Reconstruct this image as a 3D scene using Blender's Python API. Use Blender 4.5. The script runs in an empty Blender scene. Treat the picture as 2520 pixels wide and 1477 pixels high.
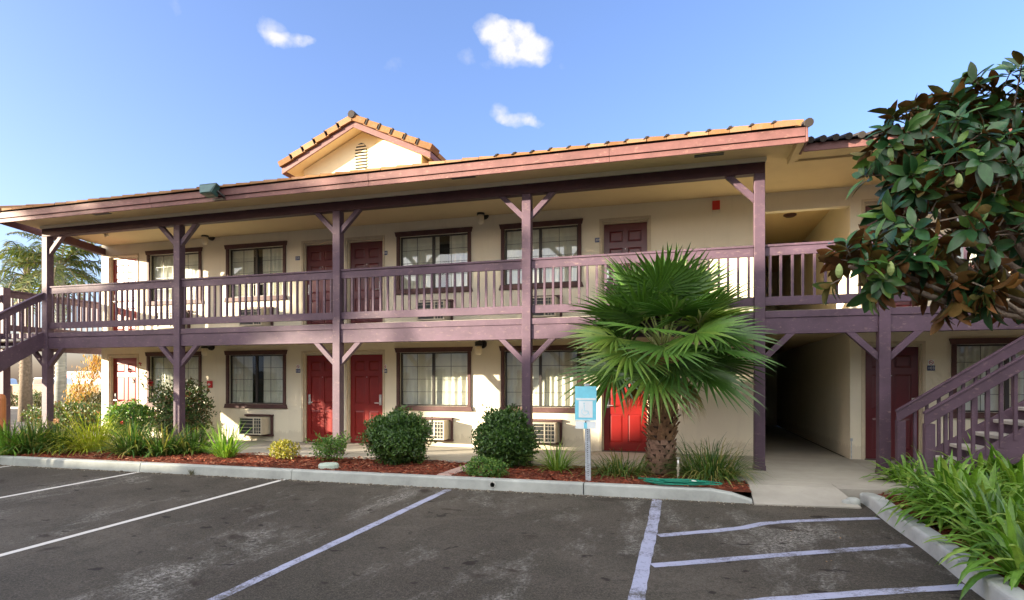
import bpy, math, random
from mathutils import Vector, Matrix, noise
R = random.Random(7)
S = bpy.context.scene
COL = S.collection
PI = math.pi
# ------------------------------------------------------------------ camera maths (a survey of the photograph)
F, CX, HY, CAMZ = 1476.0, 1260.0, 941.0, 1.40
YAW = math.radians(15.88)
RX, RY = math.cos(YAW), math.sin(YAW)          # camera right; forward = (-RY, RX)
def ray(px, py):
    t = (px - CX) / F
    return Vector((RX*t - RY, RY*t + RX, (HY - py) / F))
def at_y(px, py, Y):
    d = ray(px, py); k = Y / d.y
    return Vector((d.x*k, Y, CAMZ + d.z*k))
def at_z(px, py, Z):
    d = ray(px, py); k = (Z - CAMZ) / d.z
    return Vector((d.x*k, d.y*k, Z))
KY = 8.23
LOT0, LOTS = -0.157, 0.031
def lot_z(y): return LOT0 - LOTS*(KY - max(y, -6.0)) if y < KY else LOT0
def on_lot(px, py, up=0.0):
    d = ray(px, py)
    # CAMZ + k dz = LOT0 + up - LOTS*(KY - k dy)
    k = (LOT0 + up - LOTS*KY - CAMZ) / (d.z - LOTS*d.y)
    return Vector((d.x*k, d.y*k, CAMZ + d.z*k))
YP, YW, YF = 10.23, 12.20, 9.447               # post front plane, wall plane, eave fascia plane
DECK = 2.55

# ------------------------------------------------------------------ materials
MATS = {}
def newmat(name):
    m = bpy.data.materials.new(name); m.use_nodes = True
    nt = m.node_tree; nt.nodes.clear()
    out = nt.nodes.new('ShaderNodeOutputMaterial')
    MATS[name] = m
    return m, nt, out
def N(nt, typ, **kw):
    n = nt.nodes.new(typ)
    ins = kw.pop('ins', {})
    for k, v in kw.items(): setattr(n, k, v)
    for k, v in ins.items(): n.inputs[k].default_value = v
    return n
def L(nt, a, b): nt.links.new(a, b)
def coords(nt, scale=(1,1,1), rot=(0,0,0)):
    tc = N(nt, 'ShaderNodeTexCoord'); mp = N(nt, 'ShaderNodeMapping')
    mp.inputs['Scale'].default_value = scale; mp.inputs['Rotation'].default_value = rot
    L(nt, tc.outputs['Object'], mp.inputs['Vector']); return mp.outputs['Vector']
def noise_tex(nt, vec, scale, detail=4, rough=0.6, dist=0.0):
    n = N(nt, 'ShaderNodeTexNoise'); n.inputs['Scale'].default_value = scale
    n.inputs['Detail'].default_value = detail; n.inputs['Roughness'].default_value = rough
    n.inputs['Distortion'].default_value = dist
    L(nt, vec, n.inputs['Vector']); return n.outputs['Fac']
def ramp(nt, fac, stops):
    r = N(nt, 'ShaderNodeValToRGB'); e = r.color_ramp.elements
    while len(e) > 1: e.remove(e[0])
    e[0].position = stops[0][0]; c = stops[0][1]; e[0].color = (*c, 1) if isinstance(c, tuple) else (c, c, c, 1)
    for p, c in stops[1:]:
        k = e.new(p); k.color = (*c, 1) if isinstance(c, tuple) else (c, c, c, 1)
    L(nt, fac, r.inputs['Fac']); return r.outputs['Color']
def mixc(nt, fac, a, b, mode='MIX'):
    m = N(nt, 'ShaderNodeMix', data_type='RGBA', blend_type=mode)
    for sock, v in ((m.inputs[0], fac), (m.inputs[6], a), (m.inputs[7], b)):
        if isinstance(v, (int, float)): sock.default_value = v
        elif isinstance(v, tuple): sock.default_value = (*v, 1)
        else: L(nt, v, sock)
    return m.outputs[2]
def bump(nt, h, strength=0.3, dist=0.01):
    b = N(nt, 'ShaderNodeBump'); b.inputs['Strength'].default_value = strength; b.inputs['Distance'].default_value = dist
    L(nt, h, b.inputs['Height']); return b.outputs['Normal']
def principled(nt, out, color, rough=0.6, normal=None, spec=0.5, metal=0.0, **kw):
    p = N(nt, 'ShaderNodeBsdfPrincipled')
    if isinstance(color, tuple): p.inputs['Base Color'].default_value = (*color, 1)
    else: L(nt, color, p.inputs['Base Color'])
    if isinstance(rough, (int, float)): p.inputs['Roughness'].default_value = rough
    else: L(nt, rough, p.inputs['Roughness'])
    p.inputs['Specular IOR Level'].default_value = spec; p.inputs['Metallic'].default_value = metal
    for k, v in kw.items(): p.inputs[k].default_value = v
    if normal: L(nt, normal, p.inputs['Normal'])
    if out: L(nt, p.outputs[0], out.inputs['Surface'])
    return p

def mat_simple(name, col, rough=0.5, var=0.12, scale=8, bs=0.15, bscale=60, spec=0.5, metal=0.0, stretch=(1,1,1), bd=0.003):
    m, nt, out = newmat(name); v = coords(nt, stretch)
    n1 = noise_tex(nt, v, scale, 5, 0.65)
    c = ramp(nt, n1, [(0.3, tuple(x*(1-var) for x in col)), (0.7, tuple(min(1, x*(1+var)) for x in col))])
    nb = noise_tex(nt, v, bscale, 3)
    principled(nt, out, c, rough, bump(nt, nb, bs, bd), spec, metal); return m

def mat_wood(name, col, wear, rough=0.6, amt=0.62):
    m, nt, out = newmat(name)
    v = coords(nt, (1, 1, 1))
    g1 = noise_tex(nt, v, 2.2, 6, 0.7); g2 = noise_tex(nt, coords(nt, (0.5, 1.2, 1.2)), 16, 8, 0.8)
    base = ramp(nt, g1, [(0.3, tuple(x*0.72 for x in col)), (0.7, tuple(x*1.22 for x in col))])
    mk = ramp(nt, g2, [(amt-0.06, 0.0), (amt+0.06, 0.65)])
    c = mixc(nt, mk, base, wear)
    sx = coords(nt, (3, 90, 90)); gr = noise_tex(nt, sx, 1.0, 4, 0.7)
    principled(nt, out, c, rough, bump(nt, gr, 0.35, 0.004), 0.35); return m

def mat_stucco(name, col, stain):
    m, nt, out = newmat(name); v = coords(nt)
    n1 = noise_tex(nt, v, 0.9, 6, 0.6); n2 = noise_tex(nt, v, 5, 6, 0.7)
    c = ramp(nt, n1, [(0.3, tuple(x*0.93 for x in col)), (0.7, col)])
    vs = coords(nt, (2.5, 2.5, 0.35)); n3 = noise_tex(nt, vs, 1.6, 5, 0.7)
    c = mixc(nt, ramp(nt, n3, [(0.52, 0.0), (0.75, 0.35)]), c, stain)
    c = mixc(nt, ramp(nt, n2, [(0.6, 0.0), (0.8, 0.25)]), c, tuple(x*0.8 for x in col))
    sepz = N(nt, 'ShaderNodeSeparateXYZ'); L(nt, v, sepz.inputs[0]); dz = noise_tex(nt, coords(nt, (4, 4, 1.5)), 3.0, 6, 0.7)
    hgt = N(nt, 'ShaderNodeMath', operation='MULTIPLY_ADD'); L(nt, dz, hgt.inputs[0]); hgt.inputs[1].default_value = -0.42; L(nt, sepz.outputs[2], hgt.inputs[2])
    c = mixc(nt, ramp(nt, hgt.outputs[0], [(-0.0, 0.35), (0.0, 0.35), (0.05, 0.0)]), c, (0.46, 0.40, 0.30))   # splash-back dirt at the wall foot
    nb = noise_tex(nt, v, 45, 6, 0.75); nb2 = noise_tex(nt, v, 9, 3)
    h = mixc(nt, 0.35, nb, nb2)
    principled(nt, out, c, 0.9, bump(nt, h, 0.55, 0.012), 0.2); return m

def mat_leaf(name, cols, rough=0.45, trans=0.25, spec=0.5):
    """cols: ramp over the per-leaf random value"""
    m, nt, out = newmat(name)
    a = N(nt, 'ShaderNodeAttribute'); a.attribute_name = 'rnd'
    k = len(cols)
    c = ramp(nt, a.outputs['Fac'], [(i/(k-1) if k > 1 else 0, cc) for i, cc in enumerate(cols)])
    v = coords(nt); n = noise_tex(nt, v, 30, 2)
    c = mixc(nt, 1.0, c, ramp(nt, n, [(0.3, 0.78), (0.7, 1.15)]), 'MULTIPLY')
    p = principled(nt, None, c, rough, None, spec)
    t = N(nt, 'ShaderNodeBsdfTranslucent'); L(nt, mixc(nt, 1.0, c, (1.5, 1.6, 0.7), 'MULTIPLY'), t.inputs['Color'])
    mx = N(nt, 'ShaderNodeMixShader'); mx.inputs[0].default_value = trans
    L(nt, p.outputs[0], mx.inputs[1]); L(nt, t.outputs[0], mx.inputs[2]); L(nt, mx.outputs[0], out.inputs['Surface'])
    return m

def mat_glass(name):
    m, nt, out = newmat(name)
    geo = N(nt, 'ShaderNodeNewGeometry'); dp = N(nt, 'ShaderNodeVectorMath', operation='DOT_PRODUCT'); L(nt, geo.outputs['Incoming'], dp.inputs[0]); L(nt, geo.outputs['Normal'], dp.inputs[1])
    def mm(op, a, b, cl=False):
        q = N(nt, 'ShaderNodeMath', operation=op); q.use_clamp = cl
        for i, x in enumerate((a, b)):
            if isinstance(x, (int, float)): q.inputs[i].default_value = x
            else: L(nt, x, q.inputs[i])
        return q.outputs[0]
    # Schlick reflectance of a pane, the same from either side
    fres = mm('ADD', mm('MULTIPLY', mm('POWER', mm('SUBTRACT', 1.0, mm('ABSOLUTE', dp.outputs['Value'], 0.0), True), 5.0), 0.87), 0.13, True)
    gl = N(nt, 'ShaderNodeBsdfGlossy'); gl.inputs['Roughness'].default_value = 0.015; gl.inputs['Color'].default_value = (0.95, 0.97, 1, 1)
    tr = N(nt, 'ShaderNodeBsdfTransparent'); tr.inputs['Color'].default_value = (0.88, 0.92, 0.90, 1)
    v = coords(nt); nz = noise_tex(nt, v, 1.7, 1)
    b = bump(nt, nz, 0.25, 0.01); L(nt, b, gl.inputs['Normal'])
    mx = N(nt, 'ShaderNodeMixShader'); L(nt, fres, mx.inputs[0]); L(nt, tr.outputs[0], mx.inputs[1]); L(nt, gl.outputs[0], mx.inputs[2])
    L(nt, mx.outputs[0], out.inputs['Surface']); return m

STUCCO = mat_stucco('cream_stucco', (0.80, 0.745, 0.59), (0.60, 0.55, 0.44))
STUCCO_G = mat_stucco('gable_stucco', (0.86, 0.76, 0.50), (0.7, 0.6, 0.4))
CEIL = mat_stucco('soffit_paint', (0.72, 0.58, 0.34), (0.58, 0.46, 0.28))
PURPLE = mat_wood('mauve_wood_paint', (0.085, 0.052, 0.076), (0.27, 0.19, 0.17))
BEAM_SHADED = mat_wood('shaded_mauve_paint', (0.062, 0.026, 0.032), (0.10, 0.055, 0.055))  # mauve paint darkened to put the eave's shade into the header beam
FASCIA = mat_wood('fascia_paint', (0.155, 0.070, 0.066), (0.36, 0.22, 0.17))
TRIM = mat_wood('brown_window_trim', (0.085, 0.040, 0.038), (0.15, 0.085, 0.075))
JAMB = mat_simple('cream_jamb_paint', (0.55, 0.48, 0.35), 0.6)
REDDOOR = mat_simple('red_door_paint', (0.21, 0.011, 0.009), 0.33, 0.08, 5, 0.1, 90, 0.5)
REDDOOR_SHADED = mat_simple('red_door_paint_shaded', (0.105, 0.014, 0.020), 0.3, 0.08, 5, 0.1, 90, 0.6)  # the red door paint with shade and sky reflection painted into its colour
ALU = mat_simple('dark_bronze_aluminium', (0.035, 0.03, 0.028), 0.4, 0.1)
STEEL = mat_simple('brushed_steel', (0.6, 0.6, 0.58), 0.35, 0.1, metal=0.8)
GALV = mat_simple('galvanised_steel', (0.42, 0.46, 0.50), 0.5, 0.3, 25, metal=0.35)
BLACKM = mat_simple('black_metal', (0.02, 0.018, 0.017), 0.45)
GLASS = mat_glass('window_glass')
JAR = mat_simple('frosted_jar_glass', (0.75, 0.68, 0.52), 0.3)
CREAMP = mat_simple('cream_plastic', (0.60, 0.54, 0.42), 0.5, 0.08)
DKVENT = mat_simple('dark_grille', (0.03, 0.035, 0.035), 0.5)
WHITEP = mat_simple('white_paint', (0.8, 0.8, 0.78), 0.5, 0.05)
NAVY = mat_simple('navy_sign', (0.02, 0.045, 0.16), 0.4, 0.05)
CYAN = mat_simple('glare_paled_blue_sign', (0.22, 0.68, 0.85), 0.35, 0.08, 12)  # sign blue, paled so its colour carries the glare
SIGNW = mat_simple('white_sign', (0.80, 0.88, 0.90), 0.35, 0.04, 12)
REDP = mat_simple('red_plastic', (0.5, 0.015, 0.015), 0.35, 0.05)
GREENL = mat_simple('green_floodlight', (0.03, 0.07, 0.06), 0.25, 0.3)
HOSE = mat_simple('green_hose', (0.0, 0.19, 0.12), 0.4, 0.25, 6, 0.1)
ROSE = mat_simple('red_rose_petals', (0.42, 0.008, 0.02), 0.5, 0.3, 30)
DRYF = mat_simple('dried_flower', (0.62, 0.36, 0.2), 0.8, 0.3, 30)
STEM = mat_simple('stem', (0.13, 0.10, 0.05), 0.8, 0.3, 20)
BARK = mat_simple('grey_bark', (0.20, 0.16, 0.12), 0.9, 0.35, 12, 0.8, 30, 0.2, bd=0.02)
TRUNKP = mat_simple('palm_boot', (0.27, 0.155, 0.085), 0.9, 0.5, 9, 0.9, 40, 0.2, bd=0.015)
TRUNKL = mat_simple('palm_boot_base', (0.30, 0.19, 0.135), 0.9, 0.5, 9, 0.9, 40, 0.2, bd=0.015)
QTRUNK = mat_simple('smooth_palm_trunk', (0.26, 0.27, 0.25), 0.9, 0.35, 3, 0.6, 12, 0.2, stretch=(1,1,9), bd=0.02)
CURT = mat_simple('white_curtain', (0.80, 0.78, 0.68), 0.9, 0.06, 4, 0.1)
DARKIN = mat_simple('dark_room', (0.05, 0.05, 0.045), 0.9)
LFAN = mat_leaf('fan_palm_leaf', [(0.035, 0.095, 0.016), (0.06, 0.15, 0.024), (0.10, 0.21, 0.03), (0.22, 0.30, 0.05)], 0.38, 0.18, 0.6)
LDRY = mat_leaf('dry_palm_leaf', [(0.22, 0.16, 0.06), (0.4, 0.3, 0.13)], 0.7, 0.2, 0.2)
LQUEEN = mat_leaf('feather_palm_leaf', [(0.03, 0.055, 0.018), (0.07, 0.10, 0.025), (0.16, 0.16, 0.03)], 0.5, 0.3)
LSTRAP = mat_leaf('strap_leaf', [(0.06, 0.15, 0.015), (0.11, 0.24, 0.025), (0.17, 0.32, 0.04), (0.27, 0.38, 0.08)], 0.36, 0.25, 0.5)
LSTRAPD = mat_leaf('dark_strap_leaf', [(0.03, 0.08, 0.02), (0.055, 0.13, 0.025), (0.09, 0.18, 0.03), (0.30, 0.26, 0.08)], 0.4, 0.25, 0.5)
LYEL = mat_leaf('yellow_green_grass', [(0.28, 0.38, 0.03), (0.46, 0.52, 0.04), (0.55, 0.50, 0.10)], 0.5, 0.3)
LBOX = mat_leaf('box_leaf', [(0.025, 0.065, 0.016), (0.05, 0.12, 0.022), (0.10, 0.19, 0.035)], 0.4, 0.15, 0.5)
LLIGHT = mat_leaf('light_shrub_leaf', [(0.05, 0.14, 0.03), (0.10, 0.22, 0.04), (0.2, 0.3, 0.06)], 0.45, 0.25)
LGOLD = mat_leaf('golden_shrub_leaf', [(0.16, 0.17, 0.02), (0.32, 0.26, 0.02), (0.18, 0.22, 0.04)], 0.5, 0.3)
LROSE = mat_leaf('rose_leaf', [(0.03, 0.07, 0.02), (0.06, 0.12, 0.03), (0.12, 0.16, 0.05), (0.20, 0.10, 0.05)], 0.45, 0.2)
LORANGE = mat_leaf('orange_leaf', [(0.34, 0.17, 0.045), (0.44, 0.24, 0.07), (0.24, 0.20, 0.06)], 0.6, 0.3)
LMAG = mat_leaf('magnolia_leaf_top', [(0.02, 0.07, 0.024), (0.03, 0.10, 0.028), (0.05, 0.135, 0.03), (0.11, 0.21, 0.03)], 0.33, 0.08, 0.45)
LMAGU = mat_leaf('magnolia_leaf_underside', [(0.11, 0.055, 0.016), (0.21, 0.078, 0.02), (0.11, 0.11, 0.03), (0.27, 0.115, 0.028)], 0.6, 0.10, 0.3)
LTREE = mat_leaf('tree_leaf', [(0.03, 0.07, 0.02), (0.06, 0.12, 0.03)], 0.5, 0.2)
LBACK = mat_leaf('olive_shrub_leaf', [(0.05, 0.06, 0.03), (0.10, 0.10, 0.05), (0.2, 0.17, 0.10)], 0.6, 0.2)

def mat_tile():
    m, nt, out = newmat('terracotta_tile'); v = coords(nt)
    a = N(nt, 'ShaderNodeAttribute'); a.attribute_name = 'rnd'
    c = ramp(nt, a.outputs['Fac'], [(0, (0.17, 0.085, 0.038)), (0.4, (0.27, 0.135, 0.055)), (0.7, (0.22, 0.118, 0.065)), (1, (0.30, 0.18, 0.095))])
    n = noise_tex(nt, v, 9, 6, 0.7)
    c = mixc(nt, ramp(nt, n, [(0.5, 0.0), (0.75, 0.5)]), c, (0.24, 0.19, 0.14))
    principled(nt, out, c, 0.85, bump(nt, noise_tex(nt, v, 70, 4), 0.4, 0.006), 0.2); return m
TILE = mat_tile()
TILED = mat_simple('dark_tile_edge', (0.025, 0.02, 0.018), 0.9)
def mat_asphalt():
    m, nt, out = newmat('worn_asphalt'); v = coords(nt)
    big = noise_tex(nt, v, 0.35, 5, 0.6); mid = noise_tex(nt, v, 1.8, 6, 0.65, 0.6); fine = noise_tex(nt, v, 70, 5, 0.8); grit = noise_tex(nt, v, 26, 8, 0.9)
    base = ramp(nt, big, [(0.36, (0.036, 0.030, 0.023)), (0.64, (0.088, 0.076, 0.060))])
    base = mixc(nt, ramp(nt, mid, [(0.38, 0.75), (0.56, 0.0)]), base, (0.036, 0.032, 0.023))
    base = mixc(nt, ramp(nt, fine, [(0.47, 0.0), (0.62, 0.5)]), base, (0.19, 0.17, 0.135))
    base = mixc(nt, ramp(nt, grit, [(0.38, 0.8), (0.5, 0.0)]), base, (0.016, 0.014, 0.011))
    # pale scuffed drifts running along the bays
    vs = coords(nt, (0.55, 0.24, 1), (0, 0, math.radians(-38))); sc = noise_tex(nt, vs, 1.5, 7, 0.75, 0.35)
    g2 = noise_tex(nt, v, 30, 6, 0.85)
    k = N(nt, 'ShaderNodeMath', operation='MULTIPLY')
    L(nt, ramp(nt, sc, [(0.525, 0.0), (0.63, 0.9)]), k.inputs[0]); L(nt, ramp(nt, g2, [(0.46, 0.0), (0.60, 0.9)]), k.inputs[1])
    base = mixc(nt, k.outputs[0], base, (0.36, 0.345, 0.31))
    # oil and rust-brown stains
    st = noise_tex(nt, coords(nt, (0.8, 1.3, 1)), 1.25, 4, 0.55, 0.5)
    base = mixc(nt, ramp(nt, st, [(0.64, 0.0), (0.70, 0.8)]), base, (0.022, 0.014, 0.009))
    sp = noise_tex(nt, coords(nt, (1, 1.5, 1)), 3.4, 3, 0.5, 0.3)
    base = mixc(nt, ramp(nt, sp, [(0.66, 0.0), (0.70, 0.85)]), base, (0.012, 0.008, 0.006))
    # cracks
    vo = N(nt, 'ShaderNodeTexVoronoi', feature='DISTANCE_TO_EDGE'); vo.inputs['Scale'].default_value = 0.33
    wn = N(nt, 'ShaderNodeTexNoise'); wn.inputs['Scale'].default_value = 1.3; wn.inputs['Detail'].default_value = 7; L(nt, v, wn.inputs['Vector'])
    ad = N(nt, 'ShaderNodeVectorMath', operation='MULTIPLY_ADD'); L(nt, wn.outputs['Color'], ad.inputs[0]); ad.inputs[1].default_value = (1.6, 1.6, 0); L(nt, v, ad.inputs[2])
    L(nt, ad.outputs[0], vo.inputs['Vector'])
    base = mixc(nt, ramp(nt, vo.outputs['Distance'], [(0.0, 0.3), (0.004, 0.0)]), base, (0.035, 0.03, 0.026))
    hb = mixc(nt, 0.5, fine, grit)
    principled(nt, out, base, 0.85, bump(nt, hb, 0.7, 0.008), 0.3); return m
ASPH = mat_asphalt()
def mat_line(name, col, under, amt):
    m, nt, out = newmat(name); v = coords(nt)
    n = noise_tex(nt, v, 38, 6, 0.85); n2 = noise_tex(nt, v, 3, 5, 0.7)
    s = mixc(nt, 0.45, n, n2)
    c = mixc(nt, ramp(nt, s, [(amt-0.05, 0.0), (amt+0.05, 1.0)]), under, col)
    principled(nt, out, c, 0.7, bump(nt, n, 0.4, 0.004), 0.3); return m
LINEW = mat_line('white_line_paint', (0.62, 0.60, 0.56), (0.16, 0.15, 0.13), 0.38)
LINEB = mat_line('worn_lilac_line_paint', (0.36, 0.38, 0.50), (0.10, 0.095, 0.09), 0.46)
def mat_concrete(name, col, d=0.18):
    m, nt, out = newmat(name); v = coords(nt)
    n1 = noise_tex(nt, v, 1.6, 7, 0.7); n2 = noise_tex(nt, v, 14, 6, 0.75); n3 = noise_tex(nt, v, 90, 3)
    c = ramp(nt, n1, [(0.3, tuple(x*(1-d) for x in col)), (0.7, tuple(x*(1+d*0.5) for x in col))])
    c = mixc(nt, ramp(nt, n2, [(0.6, 0.0), (0.78, 0.45)]), c, tuple(x*0.6 for x in col))
    principled(nt, out, c, 0.85, bump(nt, mixc(nt, 0.5, n2, n3), 0.35, 0.006), 0.25); return m
CONC = mat_concrete('walkway_concrete', (0.38, 0.36, 0.31))
KERB = mat_concrete('kerb_concrete', (0.40, 0.425, 0.40), 0.3)
BLOCK = mat_concrete('tan_block', (0.34, 0.25, 0.18))
MULCHB = mat_concrete('mulch_soil', (0.16, 0.045, 0.025), 0.5)
CHIP = mat_leaf('bark_chip', [(0.10, 0.022, 0.014), (0.20, 0.045, 0.025), (0.30, 0.075, 0.035), (0.42, 0.22, 0.13)], 0.85, 0.0, 0.15)
SOIL = mat_simple('verge_soil', (0.16, 0.13, 0.10), 0.95, 0.3)
TREAD = mat_concrete('stair_tread_concrete', (0.40, 0.38, 0.34))

# ------------------------------------------------------------------ mesh builder
class MB:
    def __init__(s): s.v = []; s.f = []; s.r = []; s.m = []
    def add(s, verts, faces, rnd=0.5, mi=0):
        o = len(s.v); s.v.extend(tuple(p) for p in verts)
        for f in faces: s.f.append(tuple(i+o for i in f)); s.r.append(rnd); s.m.append(mi)
        return s
    def box(s, x0, x1, y0, y1, z0, z1, rnd=0.5, mi=0):
        return s.add([(x0,y0,z0),(x1,y0,z0),(x1,y1,z0),(x0,y1,z0),(x0,y0,z1),(x1,y0,z1),(x1,y1,z1),(x0,y1,z1)],
              [(0,3,2,1),(4,5,6,7),(0,1,5,4),(1,2,6,5),(2,3,7,6),(3,0,4,7)], rnd, mi)
    def hexa(s, p, rnd=0.5, mi=0):
        return s.add(p, [(0,3,2,1),(4,5,6,7),(0,1,5,4),(1,2,6,5),(2,3,7,6),(3,0,4,7)], rnd, mi)
    def bar(s, a, b, w, h, up=(0,0,1), rnd=0.5, mi=0):
        a, b = Vector(a), Vector(b); d = (b-a).normalized(); u = Vector(up)
        x = d.cross(u).normalized(); z = x.cross(d).normalized()
        q = [a-x*w/2-z*h/2, a+x*w/2-z*h/2, a+x*w/2+z*h/2, a-x*w/2+z*h/2]
        q2 = [p+(b-a) for p in q]
        return s.add(q+q2, [(0,1,2,3),(7,6,5,4),(0,4,5,1),(1,5,6,2),(2,6,7,3),(3,7,4,0)], rnd, mi)
    def tube(s, pts, rad, n=8, rnd=0.5, mi=0, cap=True):
        pts = [Vector(p) for p in pts]; k = len(pts)
        rs = rad if isinstance(rad, (list, tuple)) else [rad]*k
        vs = []; ref = Vector((0.13, 0.27, 1)).normalized()
        for i, p in enumerate(pts):
            d = (pts[min(i+1, k-1)] - pts[max(i-1, 0)]).normalized()
            if abs(d.dot(ref)) > 0.98: x = d.cross(Vector((1,0,0))).normalized()
            else: x = d.cross(ref).normalized()
            y = d.cross(x)
            for j in range(n):
                a = 2*PI*j/n; vs.append(p + (x*math.cos(a)+y*math.sin(a))*rs[i])
        fs = []
        for i in range(k-1):
            for j in range(n):
                j2 = (j+1) % n; fs.append((i*n+j, i*n+j2, (i+1)*n+j2, (i+1)*n+j))
        if cap: fs.append(tuple(range(n))[::-1]); fs.append(tuple((k-1)*n+j for j in range(n)))
        return s.add(vs, fs, rnd, mi)
    def lathe(s, c, prof, n=16, axis='Z', rnd=0.5, mi=0):
        vs = []; c = Vector(c)
        for (r, h) in prof:
            for j in range(n):
                a = 2*PI*j/n
                if axis == 'Z': vs.append(c+Vector((r*math.cos(a), r*math.sin(a), h)))
                else: vs.append(c+Vector((r*math.cos(a), h, r*math.sin(a))))
        fs = []; k = len(prof)
        for i in range(k-1):
            for j in range(n):
                j2 = (j+1) % n; fs.append((i*n+j, i*n+j2, (i+1)*n+j2, (i+1)*n+j))
        fs.append(tuple(range(n))[::-1]); fs.append(tuple((k-1)*n+j for j in range(n)))
        return s.add(vs, fs, rnd, mi)
    def prism(s, poly, y0, y1, rnd=0.5, mi=0):
        n = len(poly)
        vs = [(x, y0, z) for x, z in poly] + [(x, y1, z) for x, z in poly]
        return s.add(vs, [tuple(range(n)), tuple(range(n, 2*n))[::-1]] + [(i, i+n, (i+1) % n+n, (i+1) % n) for i in range(n)], rnd, mi)
    def build(s, name, mats, parent=None, smooth=False, bevel=0.0, origin=None):
        me = bpy.data.meshes.new(name)
        vs = s.v
        if origin is not None:
            ox, oy, oz = origin; vs = [(x-ox, y-oy, z-oz) for x, y, z in s.v]
        me.from_pydata(vs, [], s.f); me.update()
        if not isinstance(mats, (list, tuple)): mats = [mats]
        for m in mats: me.materials.append(m)
        at = me.attributes.new('rnd', 'FLOAT', 'FACE'); at.data.foreach_set('value', s.r)
        me.polygons.foreach_set('material_index', s.m)
        if smooth: me.polygons.foreach_set('use_smooth', [True]*len(s.f))
        o = bpy.data.objects.new(name, me); COL.objects.link(o)
        if origin is not None: o.location = origin
        if parent is not None:
            o.parent = parent
            if origin is None and parent.type == 'EMPTY': o.location = -Vector(parent.location)
        if bevel > 0:
            b = o.modifiers.new('bevel', 'BEVEL'); b.width = bevel; b.segments = 1; b.limit_method = 'ANGLE'
        return o
def thing(name, label, cat, loc=(0,0,0), group=None):
    o = bpy.data.objects.new(name, None); COL.objects.link(o); o.location = loc; o.empty_display_size = 0.2
    o['label'] = label; o['category'] = cat
    if group: o['group'] = group
    return o
def tag(o, label, cat, group=None, kind=None):
    o['label'] = label; o['category'] = cat
    if group: o['group'] = group
    if kind: o['kind'] = kind
    return o
def struct(o, label=None, cat=None):
    o['kind'] = 'structure'
    if label: o['label'] = label
    if cat: o['category'] = cat
    return o
# NB: parts are authored in WORLD coordinates; sub() keeps them there under a mesh parent that sits at -parent.location
def sub(mb, name, mat, parent, **kw):
    o = mb.build(name, mat, None, **kw); o.parent = parent
    # every mesh part authored in world space has world origin, so children of such parts need no offset
    return o
def text_mesh(body, size, x, y, z, mat, parent, name='lettering', align='CENTER', extrude=0.001):
    cu = bpy.data.curves.new(name, 'FONT'); cu.body = body; cu.size = size; cu.extrude = extrude
    cu.align_x = align; cu.align_y = 'CENTER'; cu.materials.append(mat)
    t = bpy.data.objects.new(name+'_curve', cu); COL.objects.link(t); bpy.context.view_layer.update()
    me = bpy.data.meshes.new_from_object(t.evaluated_get(bpy.context.evaluated_depsgraph_get())); bpy.data.objects.remove(t)
    o = bpy.data.objects.new(name, me); COL.objects.link(o); o.rotation_euler = (PI/2, 0, 0)
    o.location = (x, y, z); o.parent = parent
    return o
def walled(mb, x0, x1, z0, z1, y, depth, opens, back=True):
    xs = sorted({x0, x1, *[o[0] for o in opens], *[o[1] for o in opens]}); zs = sorted({z0, z1, *[o[2] for o in opens], *[o[3] for o in opens]})
    for i in range(len(xs)-1):
        for j in range(len(zs)-1):
            cx, cz = (xs[i]+xs[i+1])/2, (zs[j]+zs[j+1])/2
            if any(o[0] < cx < o[1] and o[2] < cz < o[3] for o in opens): continue
            a, b, c, d = xs[i], xs[i+1], zs[j], zs[j+1]
            mb.add([(a,y,c),(b,y,c),(b,y,d),(a,y,d)], [(0,1,2,3)])
            if back: mb.add([(a,y+depth,c),(b,y+depth,c),(b,y+depth,d),(a,y+depth,d)], [(3,2,1,0)])
    for (a, b, c, d) in opens:
        mb.add([(a,y,c),(a,y+depth,c),(a,y+depth,d),(a,y,d)], [(3,2,1,0)])
        mb.add([(b,y,c),(b,y+depth,c),(b,y+depth,d),(b,y,d)], [(0,1,2,3)])
        mb.add([(a,y,d),(b,y,d),(b,y+depth,d),(a,y+depth,d)], [(3,2,1,0)])
        mb.add([(a,y,c),(b,y,c),(b,y+depth,c),(a,y+depth,c)], [(0,1,2,3)])

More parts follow.
